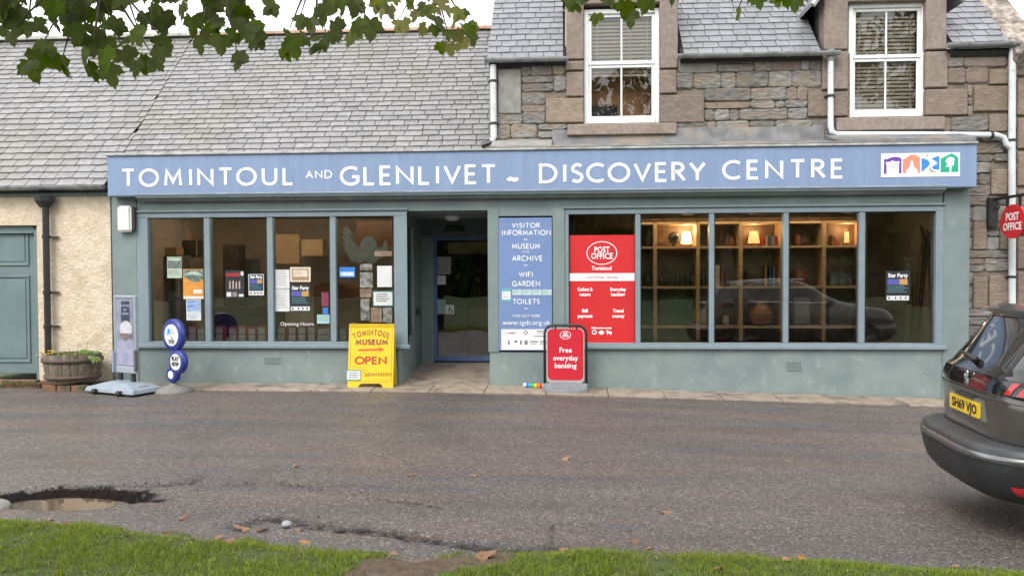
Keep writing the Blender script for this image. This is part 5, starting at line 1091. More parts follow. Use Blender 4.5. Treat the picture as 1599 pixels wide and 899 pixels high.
for k in range(12):
    x, y = bx - .36 + R.gauss(0, .07), by - .1 + R.gauss(0, .08); z = bz + .50 + R.uniform(.0, .07); MB().lathe([(0, 0), (.022, .008), (.0, .014)], (x, y, z), 7).build('flower', YELF, bp); MB().tube([(x, y, z), (x, y + .01, bz + .44)], .003, 4).build('stem', DRYS, bp)
for (x0, z0, x1, z1) in ((.05, .45, .12, .68), (.12, .66, .17, .64), (.0, .45, -.05, .62), (.2, .45, .26, .70), (.26, .70, .32, .66), (-.1, .45, -.16, .56)): MB().tube([(bx + x0, by - .02, bz + z0), (bx + (x0 + x1) / 2 + .01, by - .02, bz + (z0 + z1) / 2), (bx + x1, by - .02, bz + z1)], .004, 4).build('dry_stem', DRYS, bp)
for k in range(4): leafquad(MB(), (bx + .36, by - .15, bz + .48 + .01 * k), .20, .10, -1.3 - .3 * k, -.1 - .1 * k).build('leaf', PLANT, bp)
# weeds at the foot of the wall
mb = MB()
for k in range(260):
    x = R.uniform(-10, -8.5) if k < 190 else R.uniform(-8.2, -7.3); y = -.06 - abs(R.gauss(0, .07)); leafquad(mb, (x, y, ground(x) - .03), R.uniform(.03, .08), R.uniform(.015, .03), R.uniform(0, 6.28), R.uniform(.3, 1.3))
o = mb.build('weeds', leafmat('dull_weed', (.12, .13, .03), (.20, .17, .05)), kind='stuff'); o['label'] = 'low weeds along the foot of the cream cottage wall'; o['category'] = 'weeds'
# ---- forecourt poster stand with weighted base
c0 = W(190, 604, -.95); yb = -.85
ps = thing('poster_stand', 'blue grey forecourt poster stand with weighted base and faded ice cream poster', 'sign stand', (W(195, 600, yb).x, yb, ground(-6.8) - .04), rot=(0, 0, math.radians(-22)))
k = 1 / 97.
# local frame: x right, y away, z up
MB().add([(-.56, -.27, .03), (.50, -.27, .03), (.50, .27, .03), (-.56, .27, .03), (-.54, -.25, .10), (.48, -.25, .10), (.48, .25, .10), (-.54, .25, .10), (-.16, -.10, .19), (.20, -.12, .17), (.20, .12, .17), (-.16, .10, .19)],
         [(3, 2, 1, 0), (0, 1, 5, 4), (1, 2, 6, 5), (2, 3, 7, 6), (3, 0, 4, 7), (4, 5, 9, 8), (5, 6, 10, 9), (6, 7, 11, 10), (7, 4, 8, 11), (8, 9, 10, 11)]).build('base', PLASGREY, ps, .012)
boxp('water_cap', (.26, .42, -.1, .1, .105, .125), DARKGREY, ps, .01)
for xx in (-.33, .20): MB().tube([(xx, -.285, .045), (xx + .07, -.285, .045)], .04, 12).build('wheel', BLACKM, ps)
for xx in (-.14, .14): boxp('spring_post', (xx - .035, xx + .035, .02, .06, .10, .36), BLACKM, ps, .006)
tiltM = Matrix.Translation((0, .04, .30))
PW, PH = .235, 1.17
fr = MB().box(-PW, -PW + .035, -.03, .03, .0, PH).box(PW - .035, PW, -.03, .03, .0, PH).box(-PW + .035, PW - .035, -.03, .03, PH - .04, PH).box(-PW + .035, PW - .035, -.03, .03, .0, .10)
for i in range(len(fr.v)): fr.v[i] = tuple(tiltM @ Vector(fr.v[i]))
fr.build('poster_frame', mat('grey_alu_frame', (.30, .34, .37), (.26, .30, .33), 5, .4), ps, .008)
ICE = mat('faded_poster', (.16, .175, .22), (.27, .29, .35), 5, .4, c3=(.12, .12, .19), sc3=3); 
pp = MB().box(-PW + .035, PW - .035, .02, .055, .40, PH + .26).build('poster', ICE, ps)
def pe(pts, mt, lvl, nm='printed_shape'): return MB().poly([(x_, z_) for x_, z_ in pts], lambda p, q, d: (p, .018 - .0012 * lvl + d, q), .0008).build(nm, mt, pp)
pe([(-.08, 1.05), (.10, 1.05), (.10, 1.38), (-.08, 1.38)], NIGHT, 1); 
cu_ = MATS['faded_poster']; ICL = mat('ice_cream_print', (.55, .53, .57), (.42, .39, .44), 12, .5)
pe([(-.11 + .13 + .13 * math.cos(a_) * 1.05, .96 + .13 * math.sin(a_)) for a_ in [i * .45 for i in range(14)]], ICL, 2)
pe([(-.12, .86), (.0, .80), (.14, .86), (.13, .90), (-.1, .90)], mat('brown_print', (.16, .12, .12), rough=.5), 3)
pe([(-.19, .42), (.19, .42), (.19, .78), (.1, .82), (.02, .76), (-.08, .80), (-.19, .76)], mat('pale_lilac_print', (.30, .31, .42), (.22, .23, .33), 9, .5), 2)
for i in range(3): 
    mt_ = text_mesh(['SCOTTISH', 'ICE', 'CREAM'][i], .045, solid('pale_blue_ink', (.45, .48, .62))); mt_.transform(Matrix.Translation((.01, .0145, 1.30 - i * .06)) @ Matrix.Rotation(math.pi / 2, 4, 'X')); link('lettering', mt_, pp)

boxp('corner_bracket', (-PW - .03, -PW + .02, -.02, .04, .30, .62), PLASGREY, ps, .008); boxp('corner_bracket', (PW - .02, PW + .02, -.02, .04, .34, .66), DARKGREY, ps, .008)
# ---- round blue lottery sign on dome base
c = W(270, 600, -.62); ls = thing('lottery_sign', 'blue pavement sign of three stacked discs saying PLAY NOW on a grey dome base', 'sign', (c.x + .08, -.75, ground(c.x) - .05), rot=(0, 0, math.radians(-28)))
MB().lathe([(.27, 0), (.275, .02), (.25, .06), (.17, .10), (.06, .125), (.05, .15)], (0, 0, 0), 28).build('base', mat('worn_grey_rubber', (.14, .14, .13), (.19, .18, .17), 8, .7), ls, smooth_=True)
MB().tube([(0, 0, .1), (0, 0, .25)], .03, 10).build('spring', BLACKM, ls)
def disc(cx, cz, r, ri, nm='disc'):
    pr = [(0, -.05), (r * .86, -.05), (r * .95, -.042), (r, -.015), (r, .015), (r * .95, .042), (r * .86, .05), (0, .05)]
    mb = MB().lathe(pr, (0, 0, 0), 40); M = Matrix.Translation((cx, 0, cz)) @ Matrix.Rotation(math.pi / 2, 4, 'X'); mb.v = [tuple(M @ Vector(v)) for v in mb.v]; o = mb.build(nm, NAVY, ls, smooth_=True)
    mb = MB().lathe([(0, .0), (ri, .0), (ri, .004), (0, .004)], (0, 0, 0), 32); M = Matrix.Translation((cx, -.050, cz)) @ Matrix.Rotation(math.pi / 2, 4, 'X'); mb.v = [tuple(M @ Vector(v)) for v in mb.v]; mb.build('white_face', WPLAS, o); return o
d1 = disc(.03, .88, .245, .165); d2 = disc(.12, .48, .185, .125); d3 = disc(.0, .28, .12, .062)
def lt(s_, x_, z_, h, w_, mt, par, bold=.0):
    m_ = text_mesh(s_, h, mt, w_, bold=bold); m_.transform(Matrix.Translation((x_, -.0565, z_)) @ Matrix.Rotation(math.pi / 2, 4, 'X')); link('lettering', m_, par)
lt('PLAY', .12, .50, .085, .17, INK, d2, .004); lt('NOW', .12, .42, .085, .17, INK, d2, .004)
lt('THE', .05, .815, .032, .05, INK, d1); lt('NATIONAL', .04, .785, .034, .15, INK, d1, .001); lt('LOTTERY', .04, .753, .034, .13, INK, d1, .001)
lb = MB(); 
for pts, w_ in (([(-.06, .94), (-.01, .97), (.0, .915), (-.05, .90), (-.02, .955)], .028),): L, Rr = ribbon(pts, w_); n = len(L); lb.add([(p.x, -.0562, p.y) for p in L] + [(p.x, -.0562, p.y) for p in Rr], [(j, n + j, n + j + 1, j + 1) for j in range(n - 1)])
lb.build('emblem', solid('cyan_blue', (.03, .35, .70)), d1)
lb = MB(); Yq = -.0568
for pts in (([(.03, .97), (.05, .93), (.04, .89)]), ([(.07, .98), (.08, .93), (.10, .90), (.07, .88)]), ([(-.0, .90), (.03, .86), (.05, .84)]), ([(.06, .87), (.04, .84)])): L, Rr = ribbon(pts, .006); n = len(L); lb.add([(p.x, Yq, p.y) for p in L] + [(p.x, Yq, p.y) for p in Rr], [(j, n + j, n + j + 1, j + 1) for j in range(n - 1)])
lb.build('emblem', INK, d1)
# ---- yellow museum A board
c = G(578, 607, ground(-2.9) - .03); ab = thing('museum_a_board', 'yellow wooden A board reading TOMINTOUL MUSEUM OPEN ADMISSION in red letters', 'sign', (c.x, c.y, ground(c.x) - .05), rot=(0, 0, math.radians(1.5)), local=True)
HH, WW, th = 1.02, .355, math.radians(9); Mt = Matrix.Rotation(-th, 4, 'X')
def panel(front):
    outl = [(-WW, 0), (-WW + .165, 0), (-WW + .175, .07), (-WW + .21, .10), (WW - .21, .10), (WW - .175, .07), (WW - .165, 0), (WW, 0), (WW, HH), (-WW, HH)]
    mb = MB().poly(outl, lambda p, q, d: (p, d, q), .022)
    return mb
mb = panel(1); mb.v = [tuple(Mt @ Vector(v)) for v in mb.v]; fp = mb.build('front_panel', YEL, ab, .004)
mb = panel(0); M2 = Matrix.Translation((0, .30, 0)) @ Matrix.Rotation(th, 4, 'X'); mb.v = [tuple(M2 @ Vector(v)) for v in mb.v]; mb.build('back_panel', YEL, ab, .004)
for xx in (-.28, .28): MB().tube([(xx - .04, .155, HH - .005), (xx + .04, .155, HH - .005)], .012, 8).build('hinge', RUST, ab)
def onp(lvl): return lambda p, q, d: tuple(Mt @ Vector((p, -.001 - lvl * .0006 + d, q)))
mb = MB(); 
for q in ((-WW + .03, -WW + .036, .13, HH - .04), (WW - .036, WW - .03, .13, HH - .04), (-WW + .036, WW - .036, HH - .045, HH - .039), (-WW + .036, WW - .036, .13, .136)):
    mb.poly([(q[0], q[2]), (q[1], q[2]), (q[1], q[3]), (q[0], q[3])], onp(0), .001)
mb.build('painted_border', mat('brown_line', (.30, .15, .02), rough=.5), fp)
def fw_(word, h, w_, x0, x1, z, name='lettering', arch=0, mt=REDINK, gap=.30):
    lay, tot, k_ = word_layout(word, h, gap, x1 - x0); mb = MB()
    for ch, q in lay:
        gw = GL[ch][0] * h * k_; xc = x0 + q + gw / 2; u_ = (xc - (x0 + x1) / 2) / ((x1 - x0) / 2); an = -arch * u_; dz = -arch * (x1 - x0) / 4 * u_ * u_
        def fn(p, r_, d, q=q, gw=gw, xc=xc, an=an, dz=dz):
            lx, lz = p * k_ - gw / 2, r_; X_, Z_ = xc + lx * math.cos(an) - lz * math.sin(an), z + dz + lx * math.sin(an) + lz * math.cos(an)
            return tuple(Mt @ Vector((X_, -.002 + d * .3, Z_)))
        glyph_mb(ch, h, w_, fn, .002, True, mb)
    return mb.build(name, mt, fp)
BRI = mat('brown_lettering', (.22, .06, .015), (.30, .06, .015), 25, .5)
fw_('TOMINTOUL', .092, .21, -.27, .27, .845, arch=.42, mt=BRI); fw_('MUSEUM', .092, .27, -.24, .25, .695, mt=BRI)
MB().poly([(-.20, .60), (.12, .612), (.12, .585), (.21, .627), (.12, .665), (.12, .642), (-.20, .630)], onp(1), .001).build('arrow', mat('arrow_red', (.62, .09, .01), rough=.5), fp)
fw_('OPEN', .125, .21, -.24, .24, .395, mt=REDINK, gap=.22); fw_('ADMISSION', .055, .2, -.085, .325, .215, mt=BRI, gap=.35)
st = thing('a_board_sticker', 'white notice with dark green border stuck low on the yellow A board', 'sticker', ab.location.copy(), rot=(0, 0, math.radians(1.5)), local=True)
MB().poly([(-WW - .02, .15), (-.15, .15), (-.15, .31), (-WW - .02, .31)], lambda p, q, d: tuple(Mt @ Vector((p, -.006 + d, q))), .002).build('sheet', solid('green_border', (.10, .25, .20)), st)
MB().poly([(-WW - .01, .165), (-.16, .165), (-.16, .295), (-WW - .01, .295)], lambda p, q, d: tuple(Mt @ Vector((p, -.0075 + d, q))), .001).build('white_field', PAPER, st)
mb = MB()
for i, z in enumerate((.26, .225, .19)): mb.poly([(-WW + .02, z), (-.19 + .0 * i, z), (-.19, z + .014), (-WW + .02, z + .014)], lambda p, q, d: tuple(Mt @ Vector((p, -.0085 + d, q))), .0005)
mb.build('printed_lines', MATS['grey_ink'], st, kind='stuff')
# ---- red post office pavement sign
c = Vector((W(883, 560, -.35).x, -.36, 0)); sw = thing('swing_sign', 'red pavement sign reading Free everyday banking in a rounded black tube frame', 'sign', (c.x, c.y, ground(c.x) - .04), rot=(0, 0, math.radians(-2)), local=True)
fw2, fh = .315, 1.03
pts = [(-fw2, .08)] + [(-fw2, fh - .13)] + [(-fw2 + .13 - .13 * math.cos(t_), fh - .13 + .13 * math.sin(t_)) for t_ in (.4, .8, 1.2, 1.5708)] + [(fw2 - .13 + .13 * math.sin(t_), fh - .13 + .13 * math.cos(t_)) for t_ in (0, .4, .8, 1.2)] + [(fw2, fh - .13), (fw2, .08)]
MB().tube([(p, 0, q) for p, q in pts], .02, 10).build('tube_frame', BLACKM, sw, smooth_=True)
mb = MB(); fr_ = [(-.33, .0), (.33, .0)]
sec = []
for i in range(13):
    u_ = -1 + i / 6; sec.append(u_)
vs = []; fs = []
for u_ in sec:
    xx = u_ * .335; d_ = .20 * math.sqrt(max(.04, 1 - u_ * u_ * .8)); h = .10 + .02 * (1 - u_ * u_)
    vs += [(xx, -d_, 0), (xx, -d_ * .9, .06), (xx, -.05, h + .05), (xx, .05, h + .05), (xx, d_ * .9, .06), (xx, d_, 0)]
for i in range(12):
    for j in range(5): fs.append((i * 6 + j, (i + 1) * 6 + j, (i + 1) * 6 + j + 1, i * 6 + j + 1))
    fs.append((i * 6 + 5, (i + 1) * 6 + 5, (i + 1) * 6, i * 6))
fs += [(0, 1, 2, 3, 4, 5), (77, 76, 75, 74, 73, 72)]; MB().add(vs, fs).build('base', mat('base_grey', (.13, .14, .15), (.16, .17, .18), 6, .5), sw, .008)
def rrect(x0, x1, z0, z1, r, n=5):
    P = []
    for cx, cz, a0 in ((x1 - r, z1 - r, 0), (x0 + r, z1 - r, 90), (x0 + r, z0 + r, 180), (x1 - r, z0 + r, 270)):
        for i in range(n + 1): t_ = math.radians(a0 + 90 * i / n); P.append((cx + r * math.cos(t_), cz + r * math.sin(t_)))
    return P
bd = MB().poly(rrect(-.285, .285, .15, .985, .08), lambda p, q, d: (p, -.012 + d, q), .024).build('sign_border', solid('pale_grey_plastic', (.42, .36, .36), .4), sw)
rp = MB().poly(rrect(-.27, .27, .20, .975, .075), lambda p, q, d: (p, -.016 + d, q), .004).build('red_panel', RED2, sw)
for xx in (-.15, .17): boxp('hanger', (xx - .012, xx + .012, -.02, .02, .96, 1.03), BLACKM, sw, .004)
def st_(s_, x_, z_, h, w_, bold=.0018):
    m_ = text_mesh(s_, h, WHITE, w_, bold=bold); m_.transform(Matrix.Translation((x_, -.0175, z_)) @ Matrix.Rotation(math.pi / 2, 4, 'X')); link('lettering', m_, rp)
st_('Free', 0, .62, .105, .19); st_('everyday', 0, .50, .105, .38); st_('banking', 0, .385, .105, .33); st_('POST', 0, .892, .045, .065, .002); st_('OFFICE', 0, .855, .045, .095, .002)
L, Rr = ribbon(arc(0, .883, .08, .058, 90, 450, 28), .008); n = len(L); MB().add([(p.x, -.0178, p.y) for p in L] + [(p.x, -.0178, p.y) for p in Rr], [(j, n + j, n + j + 1, j + 1) for j in range(n - 1)]).build('oval', WHITE, rp)
# ---- small rainbow bundle
c = W(833, 597, -.2); rb = thing('rainbow_bundle', 'small rainbow striped bundle lying against the wall left of the red sign', 'bundle', (c.x, -.16, ground(c.x) - .0)); cols = [(.6, .6, .6), (.05, .12, .5), (.02, .35, .45), (.05, .4, .08), (.7, .5, .02), (.7, .2, .02), (.6, .03, .03), (.6, .6, .6)]
for i, cc in enumerate(cols):
    x = c.x - .16 + i * .042; MB().tube([(x, -.15 + .01 * math.sin(i), ground(x) + .03), (x + .04, -.15 + .01 * math.sin(i + 1), ground(x) + .032 - .002 * i)], [.034, .036], 10).build('stripe', solid('stripe_%d' % i if i < 7 else 'stripe_0', cc, .7), rb)
# ---- hanging post office sign at the right
py_ = WY; a, b, c_, d_ = RW(1543, 308, 1558, 355, WY - .08)
hs_ = thing('hanging_sign', 'round red post office sign hanging from a black wrought iron bracket at the right end', 'sign', ((a + b) / 2, WY, c_))
boxp('wall_plate', (a, b, WY - .10, WY - .02, c_, d_), BLACKM, hs_, .01)
xa_ = (a + b) / 2 + .03; za_ = c_ + (d_ - c_) * .93
MB().box(xa_ - .02, xa_ + .02, -.80, WY - .06, za_ - .02, za_ + .02).build('arm', BLACKM, hs_, .003)
MB().tube([(xa_, WY - .10, za_ - .12), (xa_, WY - .16, za_ - .17), (xa_, WY - .21, za_ - .12), (xa_, WY - .18, za_ - .06), (xa_, WY - .15, za_ - .09)], .012, 6).build('scroll', BLACKM, hs_)
# disc from photo px 1564..1603
def y_for(px, x, z):
    lo, hi = -3, .4
    for _ in range(40):
        mid = (lo + hi) / 2; d = Vector((x, mid, z)) - CAM; q = CX + F * d.dot(rt) / d.dot(fw)
        if q > px: lo = mid
        else: hi = mid
    return mid
ya, yb_ = y_for(1564, xa_, 2.6), y_for(1603, xa_, 2.6); yc = (ya + yb_) / 2; rx = abs(ya - yb_) / 2; zc = za_ - .37; rz_ = .25
def sd_(pts, mt, nm, dx, par, d=.03): return MB().poly(pts, lambda p, q, dd: (xa_ - dx + dd, yc - p, zc + q), d).build(nm, mt, par)
el = [(rx * math.cos(2 * math.pi * i / 36), rz_ * math.sin(2 * math.pi * i / 36)) for i in range(36)]
ds = sd_(el, RED, 'sign_disc', .02, hs_, .04)
for yy in (yc + rx * .5, yc - rx * .5): MB().box(xa_ - .012, xa_ + .012, yy - .02, yy + .02, zc + rz_ * .7, za_ - .01).build('hanger', BLACKM, hs_)
for s_, z_ in (('POST', .02), ('OFFICE', -.125)):
    m_ = text_mesh(s_, .155, WHITE, rx * (1.05 if s_ == 'POST' else 1.5), bold=.004); m_.transform(Matrix(((0, 0, -1, xa_ - .0215), (-1, 0, 0, yc), (0, 1, 0, zc + z_), (0, 0, 0, 1)))); link('lettering', m_, ds)
# ================================================================== THE DARK GREY CAR
PAINT = mat('dark_grey_metallic_paint', (.080, .074, .066), (.092, .085, .075), 3, .30, None, met=.35, coat=1.0); GLOSSK = mat('gloss_black', (.010, .010, .011), rough=.12, coat=.6)
BPLAS = mat('bumper_black_plastic', (.020, .021, .023), (.028, .029, .031), 9, .5); SATIN = mat('satin_grey_trim', (.20, .20, .20), (.25, .25, .245), 6, .25, met=.8); BTOP = mat('bumper_top_plastic', (.035, .036, .038), (.045, .046, .048), 7, .38); CHROME = mat('chrome_trim', (.6, .6, .6), rough=.12, met=1)
CGL = mat('dark_car_glass', (.012, .014, .016), rough=.02, coat=1.0); TLR = mat('tail_light_red', (.45, .008, .012), rough=.12, coat=1); RUB = mat('tyre_rubber', (.018, .018, .018), (.03, .03, .03), 20, .8); RIMM = mat('wheel_rim_alloy', (.30, .30, .31), rough=.3, met=.9); PLY = mat('yellow_plate', (.78, .52, .02), rough=.35)
RG_ = [(.25, .06, 4.30, .82, 4), (.29, -.01, 4.38, .87, 4.2), (.36, -.065, 4.43, .905, 4.4), (.46, -.09, 4.45, .92, 4.6), (.515, -.10, 4.45, .925, 4.6), (.550, -.102, 4.45, .925, 4.6), (.556, -.114, 4.45, .928, 4.6), (.594, -.114, 4.45, .928, 4.6), (.602, -.100, 4.45, .925, 4.6), (.640, -.092, 4.44, .92, 4.6), (.655, -.055, 4.43, .918, 4.6), (.67, .085, 4.42, .917, 4.5),
       (.74, .095, 4.40, .917, 5.2), (.82, .09, 4.36, .918, 5.2), (.90, .085, 4.28, .915, 5.2), (.97, .08, 4.12, .910, 5.2), (1.00, .075, 4.0, .905, 4.5), (1.06, .085, 3.8, .90, 4.5), (1.12, .11, 3.55, .885, 4.5), (1.15, .15, 3.38, .875, 4.5),
       (1.19, .18, 3.25, .865, 4.6), (1.28, .25, 3.02, .82, 4.8), (1.38, .325, 2.80, .775, 5), (1.48, .40, 2.55, .73, 5.2), (1.53, .44, 2.42, .705, 5.2), (1.575, .45, 2.3, .68, 5), (1.61, .55, 2.1, .60, 4.5), (1.63, 1.0, 1.9, .42, 4), (1.636, 1.3, 1.6, .15, 3)]
def ringp(g, t):
    z, xr, xf, w_, n = g; c_, s_ = math.cos(t), math.sin(t); m_ = (xr + xf) / 2
    if z > 1.0: m_ = xr + min(m_ - xr, 1.4)
    a_ = (m_ - xr) if c_ < 0 else (xf - m_); e = 2 / n if c_ < 0 else 2 / (n * .75)
    return (m_ + a_ * math.copysign(abs(c_) ** e, c_), w_ * math.copysign(abs(s_) ** (2 / n), s_), z)
def gi(z):
    for a_, b_ in zip(RG_, RG_[1:]):
        if a_[0] <= z <= b_[0]: t = (z - a_[0]) / (b_[0] - a_[0]); return tuple(p + (q - p) * t for p, q in zip(a_, b_))
    return RG_[-1]
def rearx(y, z):
    z, xr, xf, w_, n = gi(z); m_ = (xr + xf) / 2
    if z > 1.0: m_ = xr + min(m_ - xr, 1.4)
    q = min(.999, abs(y) / w_); return m_ - (m_ - xr) * (1 - q ** n) ** (1 / n)
def build_car(name, label, loc, rz, tilt=0.0):
    car = thing(name, label, 'car', loc, rot=(tilt, 0, rz), local=True)
    N = 72; V = [ringp(g, 2 * math.pi * (k + .5) / N) for g in RG_ for k in range(N)]; grp = {}
    for i in range(len(RG_) - 1):
        for k in range(N):
            f = (i * N + k, i * N + (k + 1) % N, (i + 1) * N + (k + 1) % N, (i + 1) * N + k); x = sum(V[j][0] for j in f) / 4; y = sum(V[j][1] for j in f) / 4; z = sum(V[j][2] for j in f) / 4; w_ = gi(z)[3]
            rear = x < .95 and abs(y) < w_ * .86 and math.cos(2 * math.pi * (k + 1) / N) < 0
            if z < .505 or (z < .552 and (x < .6 or x > 3.9)): key = 'lower_bumper'
            elif .552 < z < .599 and (x < .6 or x > 3.9): key = 'bumper_strip' if x < 2 else 'front_bumper_strip'
            elif z < .668 and (x < .5): key = 'bumper_top'
            elif 1.17 < z < 1.55 and rear and abs(y) < w_ * .84: key = 'rear_window'
            elif 1.17 < z < 1.53 and abs(y) > w_ * .85 and 1.0 < x < 3.0 and not (1.75 < x < 1.82): key = 'side_window'
            elif 1.17 < z < 1.55 and x > 2.2 and abs(y) < w_ * .85: key = 'windscreen'
            elif .998 < z < 1.125 and x < .55: key = 'black_tail_panel'
            elif 1.125 < z < 1.2 and rear: key = 'window_surround'
            elif .668 < z < .998 and rear and abs(y) < w_ * .84: key = 'tailgate'
            else: key = 'body'
            grp.setdefault(key, []).append(f)
    grp['body'].append(tuple((len(RG_) - 1) * N + k for k in range(N))); grp['lower_bumper'].append(tuple(N - 1 - k for k in range(N)))
    MT = {'lower_bumper': BPLAS, 'bumper_strip': SATIN, 'front_bumper_strip': SATIN, 'rear_window': CGL, 'bumper_top': BTOP, 'side_window': CGL, 'windscreen': CGL, 'black_tail_panel': GLOSSK, 'window_surround': GLOSSK, 'tailgate': PAINT, 'body': PAINT}
    objs = {}
    for key, ff in grp.items():
        used_ = sorted({j for f in ff for j in f}); mp = {j: i for i, j in enumerate(used_)}; mb = MB(); mb.v = [V[j] for j in used_]; mb.f = [tuple(mp[j] for j in f) for f in ff]; mb.mi = [0] * len(ff)
        objs[key] = mb.build(key, MT[key], car, smooth_=True)
    def patch(nm, yz, mt, par, off=.006, sub=4):
        """yz outline: list of (y, z) for the upper edge then lower edge of equal count"""
        up_, lo_ = yz; n = len(up_); vs = []; fs = []
        for j in range(sub + 1):
            t = j / sub
            for (a_, b_), (c_, d_) in zip(up_, lo_): y = a_ + (c_ - a_) * t; z = b_ + (d_ - b_) * t; vs.append((rearx(y, z) - off, y, z))
        for j in range(sub):
            for i in range(n - 1): fs.append((j * n + i, j * n + i + 1, (j + 1) * n + i + 1, (j + 1) * n + i))
        return MB().add(vs, fs).build(nm, mt, par, smooth_=True)
    for s_ in (1, -1):
        cl = patch('tail_light', ([(s_ * (.50 + .05 * i), 1.108) for i in range(8)], [(s_ * (.50 + .05 * i), 1.012) for i in range(8)]), GLOSSK, car, .006)
        for q in (.56, .65, .74):
            patch('light_claw', ([(s_ * (q + .012 * i + .04), 1.104) for i in range(5)], [(s_ * (q + .012 * i), 1.016) for i in range(5)]), TLR, cl, .012)
        patch('reflector', ([(s_ * (.70 + .03 * i), .40) for i in range(6)], [(s_ * (.70 + .03 * i), .335) for i in range(6)]), TLR, car, .012)
        MB().tube([(rearx(s_ * .78, z) - .001, s_ * (.78 - (.0 if z < .95 else .02)), z) for z in (.68, .75, .82, .90, .98)], .005, 6).build('panel_gap', INK, car)
    MB().tube([(rearx(y / 10, .675) - .003, y / 10, .676) for y in range(-8, 9)], .006, 6).build('panel_gap', INK, car)
    # paint crease across the tailgate
    patch('tailgate_crease', ([(-.76 + .095 * i, .985) for i in range(17)], [(-.76 + .095 * i, .955) for i in range(17)]), PAINT, objs['tailgate'], .010, 2)
    # number plate in its recess
    px_ = rearx(0, .84) - .014
    MB().poly([(-.33, .775), (.30, .775), (.36, .93), (-.30, .93)], lambda p, q, d: (px_ + d, p, q), .02).build('plate_recess', mat('recess_grey', (.16, .155, .14), rough=.35) if 'recess_grey' not in MATS else MATS['recess_grey'], objs['tailgate'])
    pl = MB().poly(rrect(-.275, .275, .788, .903, .012, 3), lambda p, q, d: (px_ - .010 + d, p, q), .008).build('number_plate', PLY, car)
    m_ = text_mesh('SH69 VJO', .10, INK, .45, bold=.003); m_.transform(Matrix(((0, 0, -1, px_ - .0115), (-1, 0, 0, 0), (0, 1, 0, .812), (0, 0, 0, 1)))); link('plate_text', m_, pl)
    boxp('handle_trim', (px_ - .02, px_ + .03, -.16, .16, .925, .945), BPLAS, car, .005)
    # rampant emblem
    bx_ = rearx(0, 1.07) - .012
    ln = [(-.005, .055), (.015, .06), (.022, .045), (.010, .035), (.028, .022), (.035, .03), (.03, .008), (.012, .005), (.015, -.01), (.032, -.03), (.030, -.052), (.018, -.05), (.015, -.035), (-.002, -.022), (-.018, -.05), (-.035, -.052), (-.02, -.03), (-.012, -.008), (-.028, .0), (-.035, .02), (-.024, .03), (-.018, .018), (-.008, .025)]
    MB().poly([(p * 1.1, q * 1.1) for p, q in ln], lambda p, q, d: (bx_ + d, -p, 1.055 + q), .008).build('badge', CHROME, car)
    # spoiler, wiper, wheels
    sv = []; sf = []; n_ = 13
    for i in range(n_):
        y = -.64 + 1.28 * i / (n_ - 1); e = 1 - abs(y / .64) ** 4 * .35; sv += [(.40 + .10 * (1 - e), y, 1.585 - .02 * (1 - e)), (.62, y, 1.622 - .014 * abs(y)), (.62, y, 1.53), (.43 + .10 * (1 - e), y, 1.545)]
    for i in range(n_ - 1):
        for j in range(4): sf.append((i * 4 + j, (i + 1) * 4 + j, (i + 1) * 4 + (j + 1) % 4, i * 4 + (j + 1) % 4))
    sf += [(0, 1, 2, 3), (n_ * 4 - 1, n_ * 4 - 2, n_ * 4 - 3, n_ * 4 - 4)]; MB().add(sv, sf).build('spoiler', PAINT, car, .006, smooth_=False)
    wp = MB().tube([(rearx(.02, 1.20) - .03, .03, 1.195), (rearx(.15, 1.21) - .035, .16, 1.215), (rearx(.36, 1.23) - .03, .38, 1.225)], [.03, .02, .01], 8).build('rear_wiper', BLACKM, car, smooth_=True)
    MB().tube([(.28 + q, .69 if s_ > 0 else -.69, 1.645) for q in (.6, 1.2, 2.0)] if False else [(.9, .60, 1.62), (1.4, .62, 1.65), (2.3, .58, 1.62)], .022, 6).tube([(.9, -.60, 1.62), (1.4, -.62, 1.65), (2.3, -.58, 1.62)], .022, 6).build('roof_rail', CHROME, car)
    MB().tube([(1.0, s2 * .872, 1.175) for s2 in (1,)] + [(2.0, .885, 1.165), (3.0, .86, 1.15)], .018, 6).tube([(1.0, -.872, 1.175), (2.0, -.885, 1.165), (3.0, -.86, 1.15)], .018, 6).build('window_trim', CHROME, car)
    for x_ in (.83, 3.52):
        for s_ in (1, -1):
            w_ = MB().lathe([(.20, -.11), (.30, -.115), (.335, -.10), (.352, -.07), (.352, .07), (.335, .10), (.30, .115), (.20, .11)], (0, 0, 0), 32); M = Matrix.Translation((x_, s_ * .81, .35)) @ Matrix.Rotation(math.pi / 2, 4, 'X'); w_.v = [tuple(M @ Vector(v)) for v in w_.v]
            wh = w_.build('wheel', RUB, car, smooth_=True)
            mb = MB()
            for j in range(5):
                a_ = j * 2 * math.pi / 5; mb.xbox(Matrix.Translation((x_, s_ * .925, .35)) @ Matrix.Rotation(a_, 4, 'Y') @ Matrix.Translation((0, 0, .12)), .06, .03, .2)
            mb.build('rim', RIMM, wh); w_ = MB().lathe([(.0, -.02), (.235, -.02), (.235, .02), (0, .02)], (0, 0, 0), 24); M = Matrix.Translation((x_, s_ * .90, .35)) @ Matrix.Rotation(math.pi / 2, 4, 'X'); w_.v = [tuple(M @ Vector(v)) for v in w_.v]; w_.build('hub_disc', BLACKM, wh)
            ar = [(x_ + .40 * math.cos(math.pi * i / 12), .33 + .40 * math.sin(math.pi * i / 12)) for i in range(13)]; inn = [(x_ + .345 * math.cos(math.pi * i / 12) * 1.02, .33 + .36 * math.sin(math.pi * i / 12)) for i in range(12, -1, -1)]
            MB().poly(ar + inn, lambda p, q, d, s_=s_: (p, s_ * (.905 + .03 - d), q), .06).build('wheel_arch', BPLAS, car)
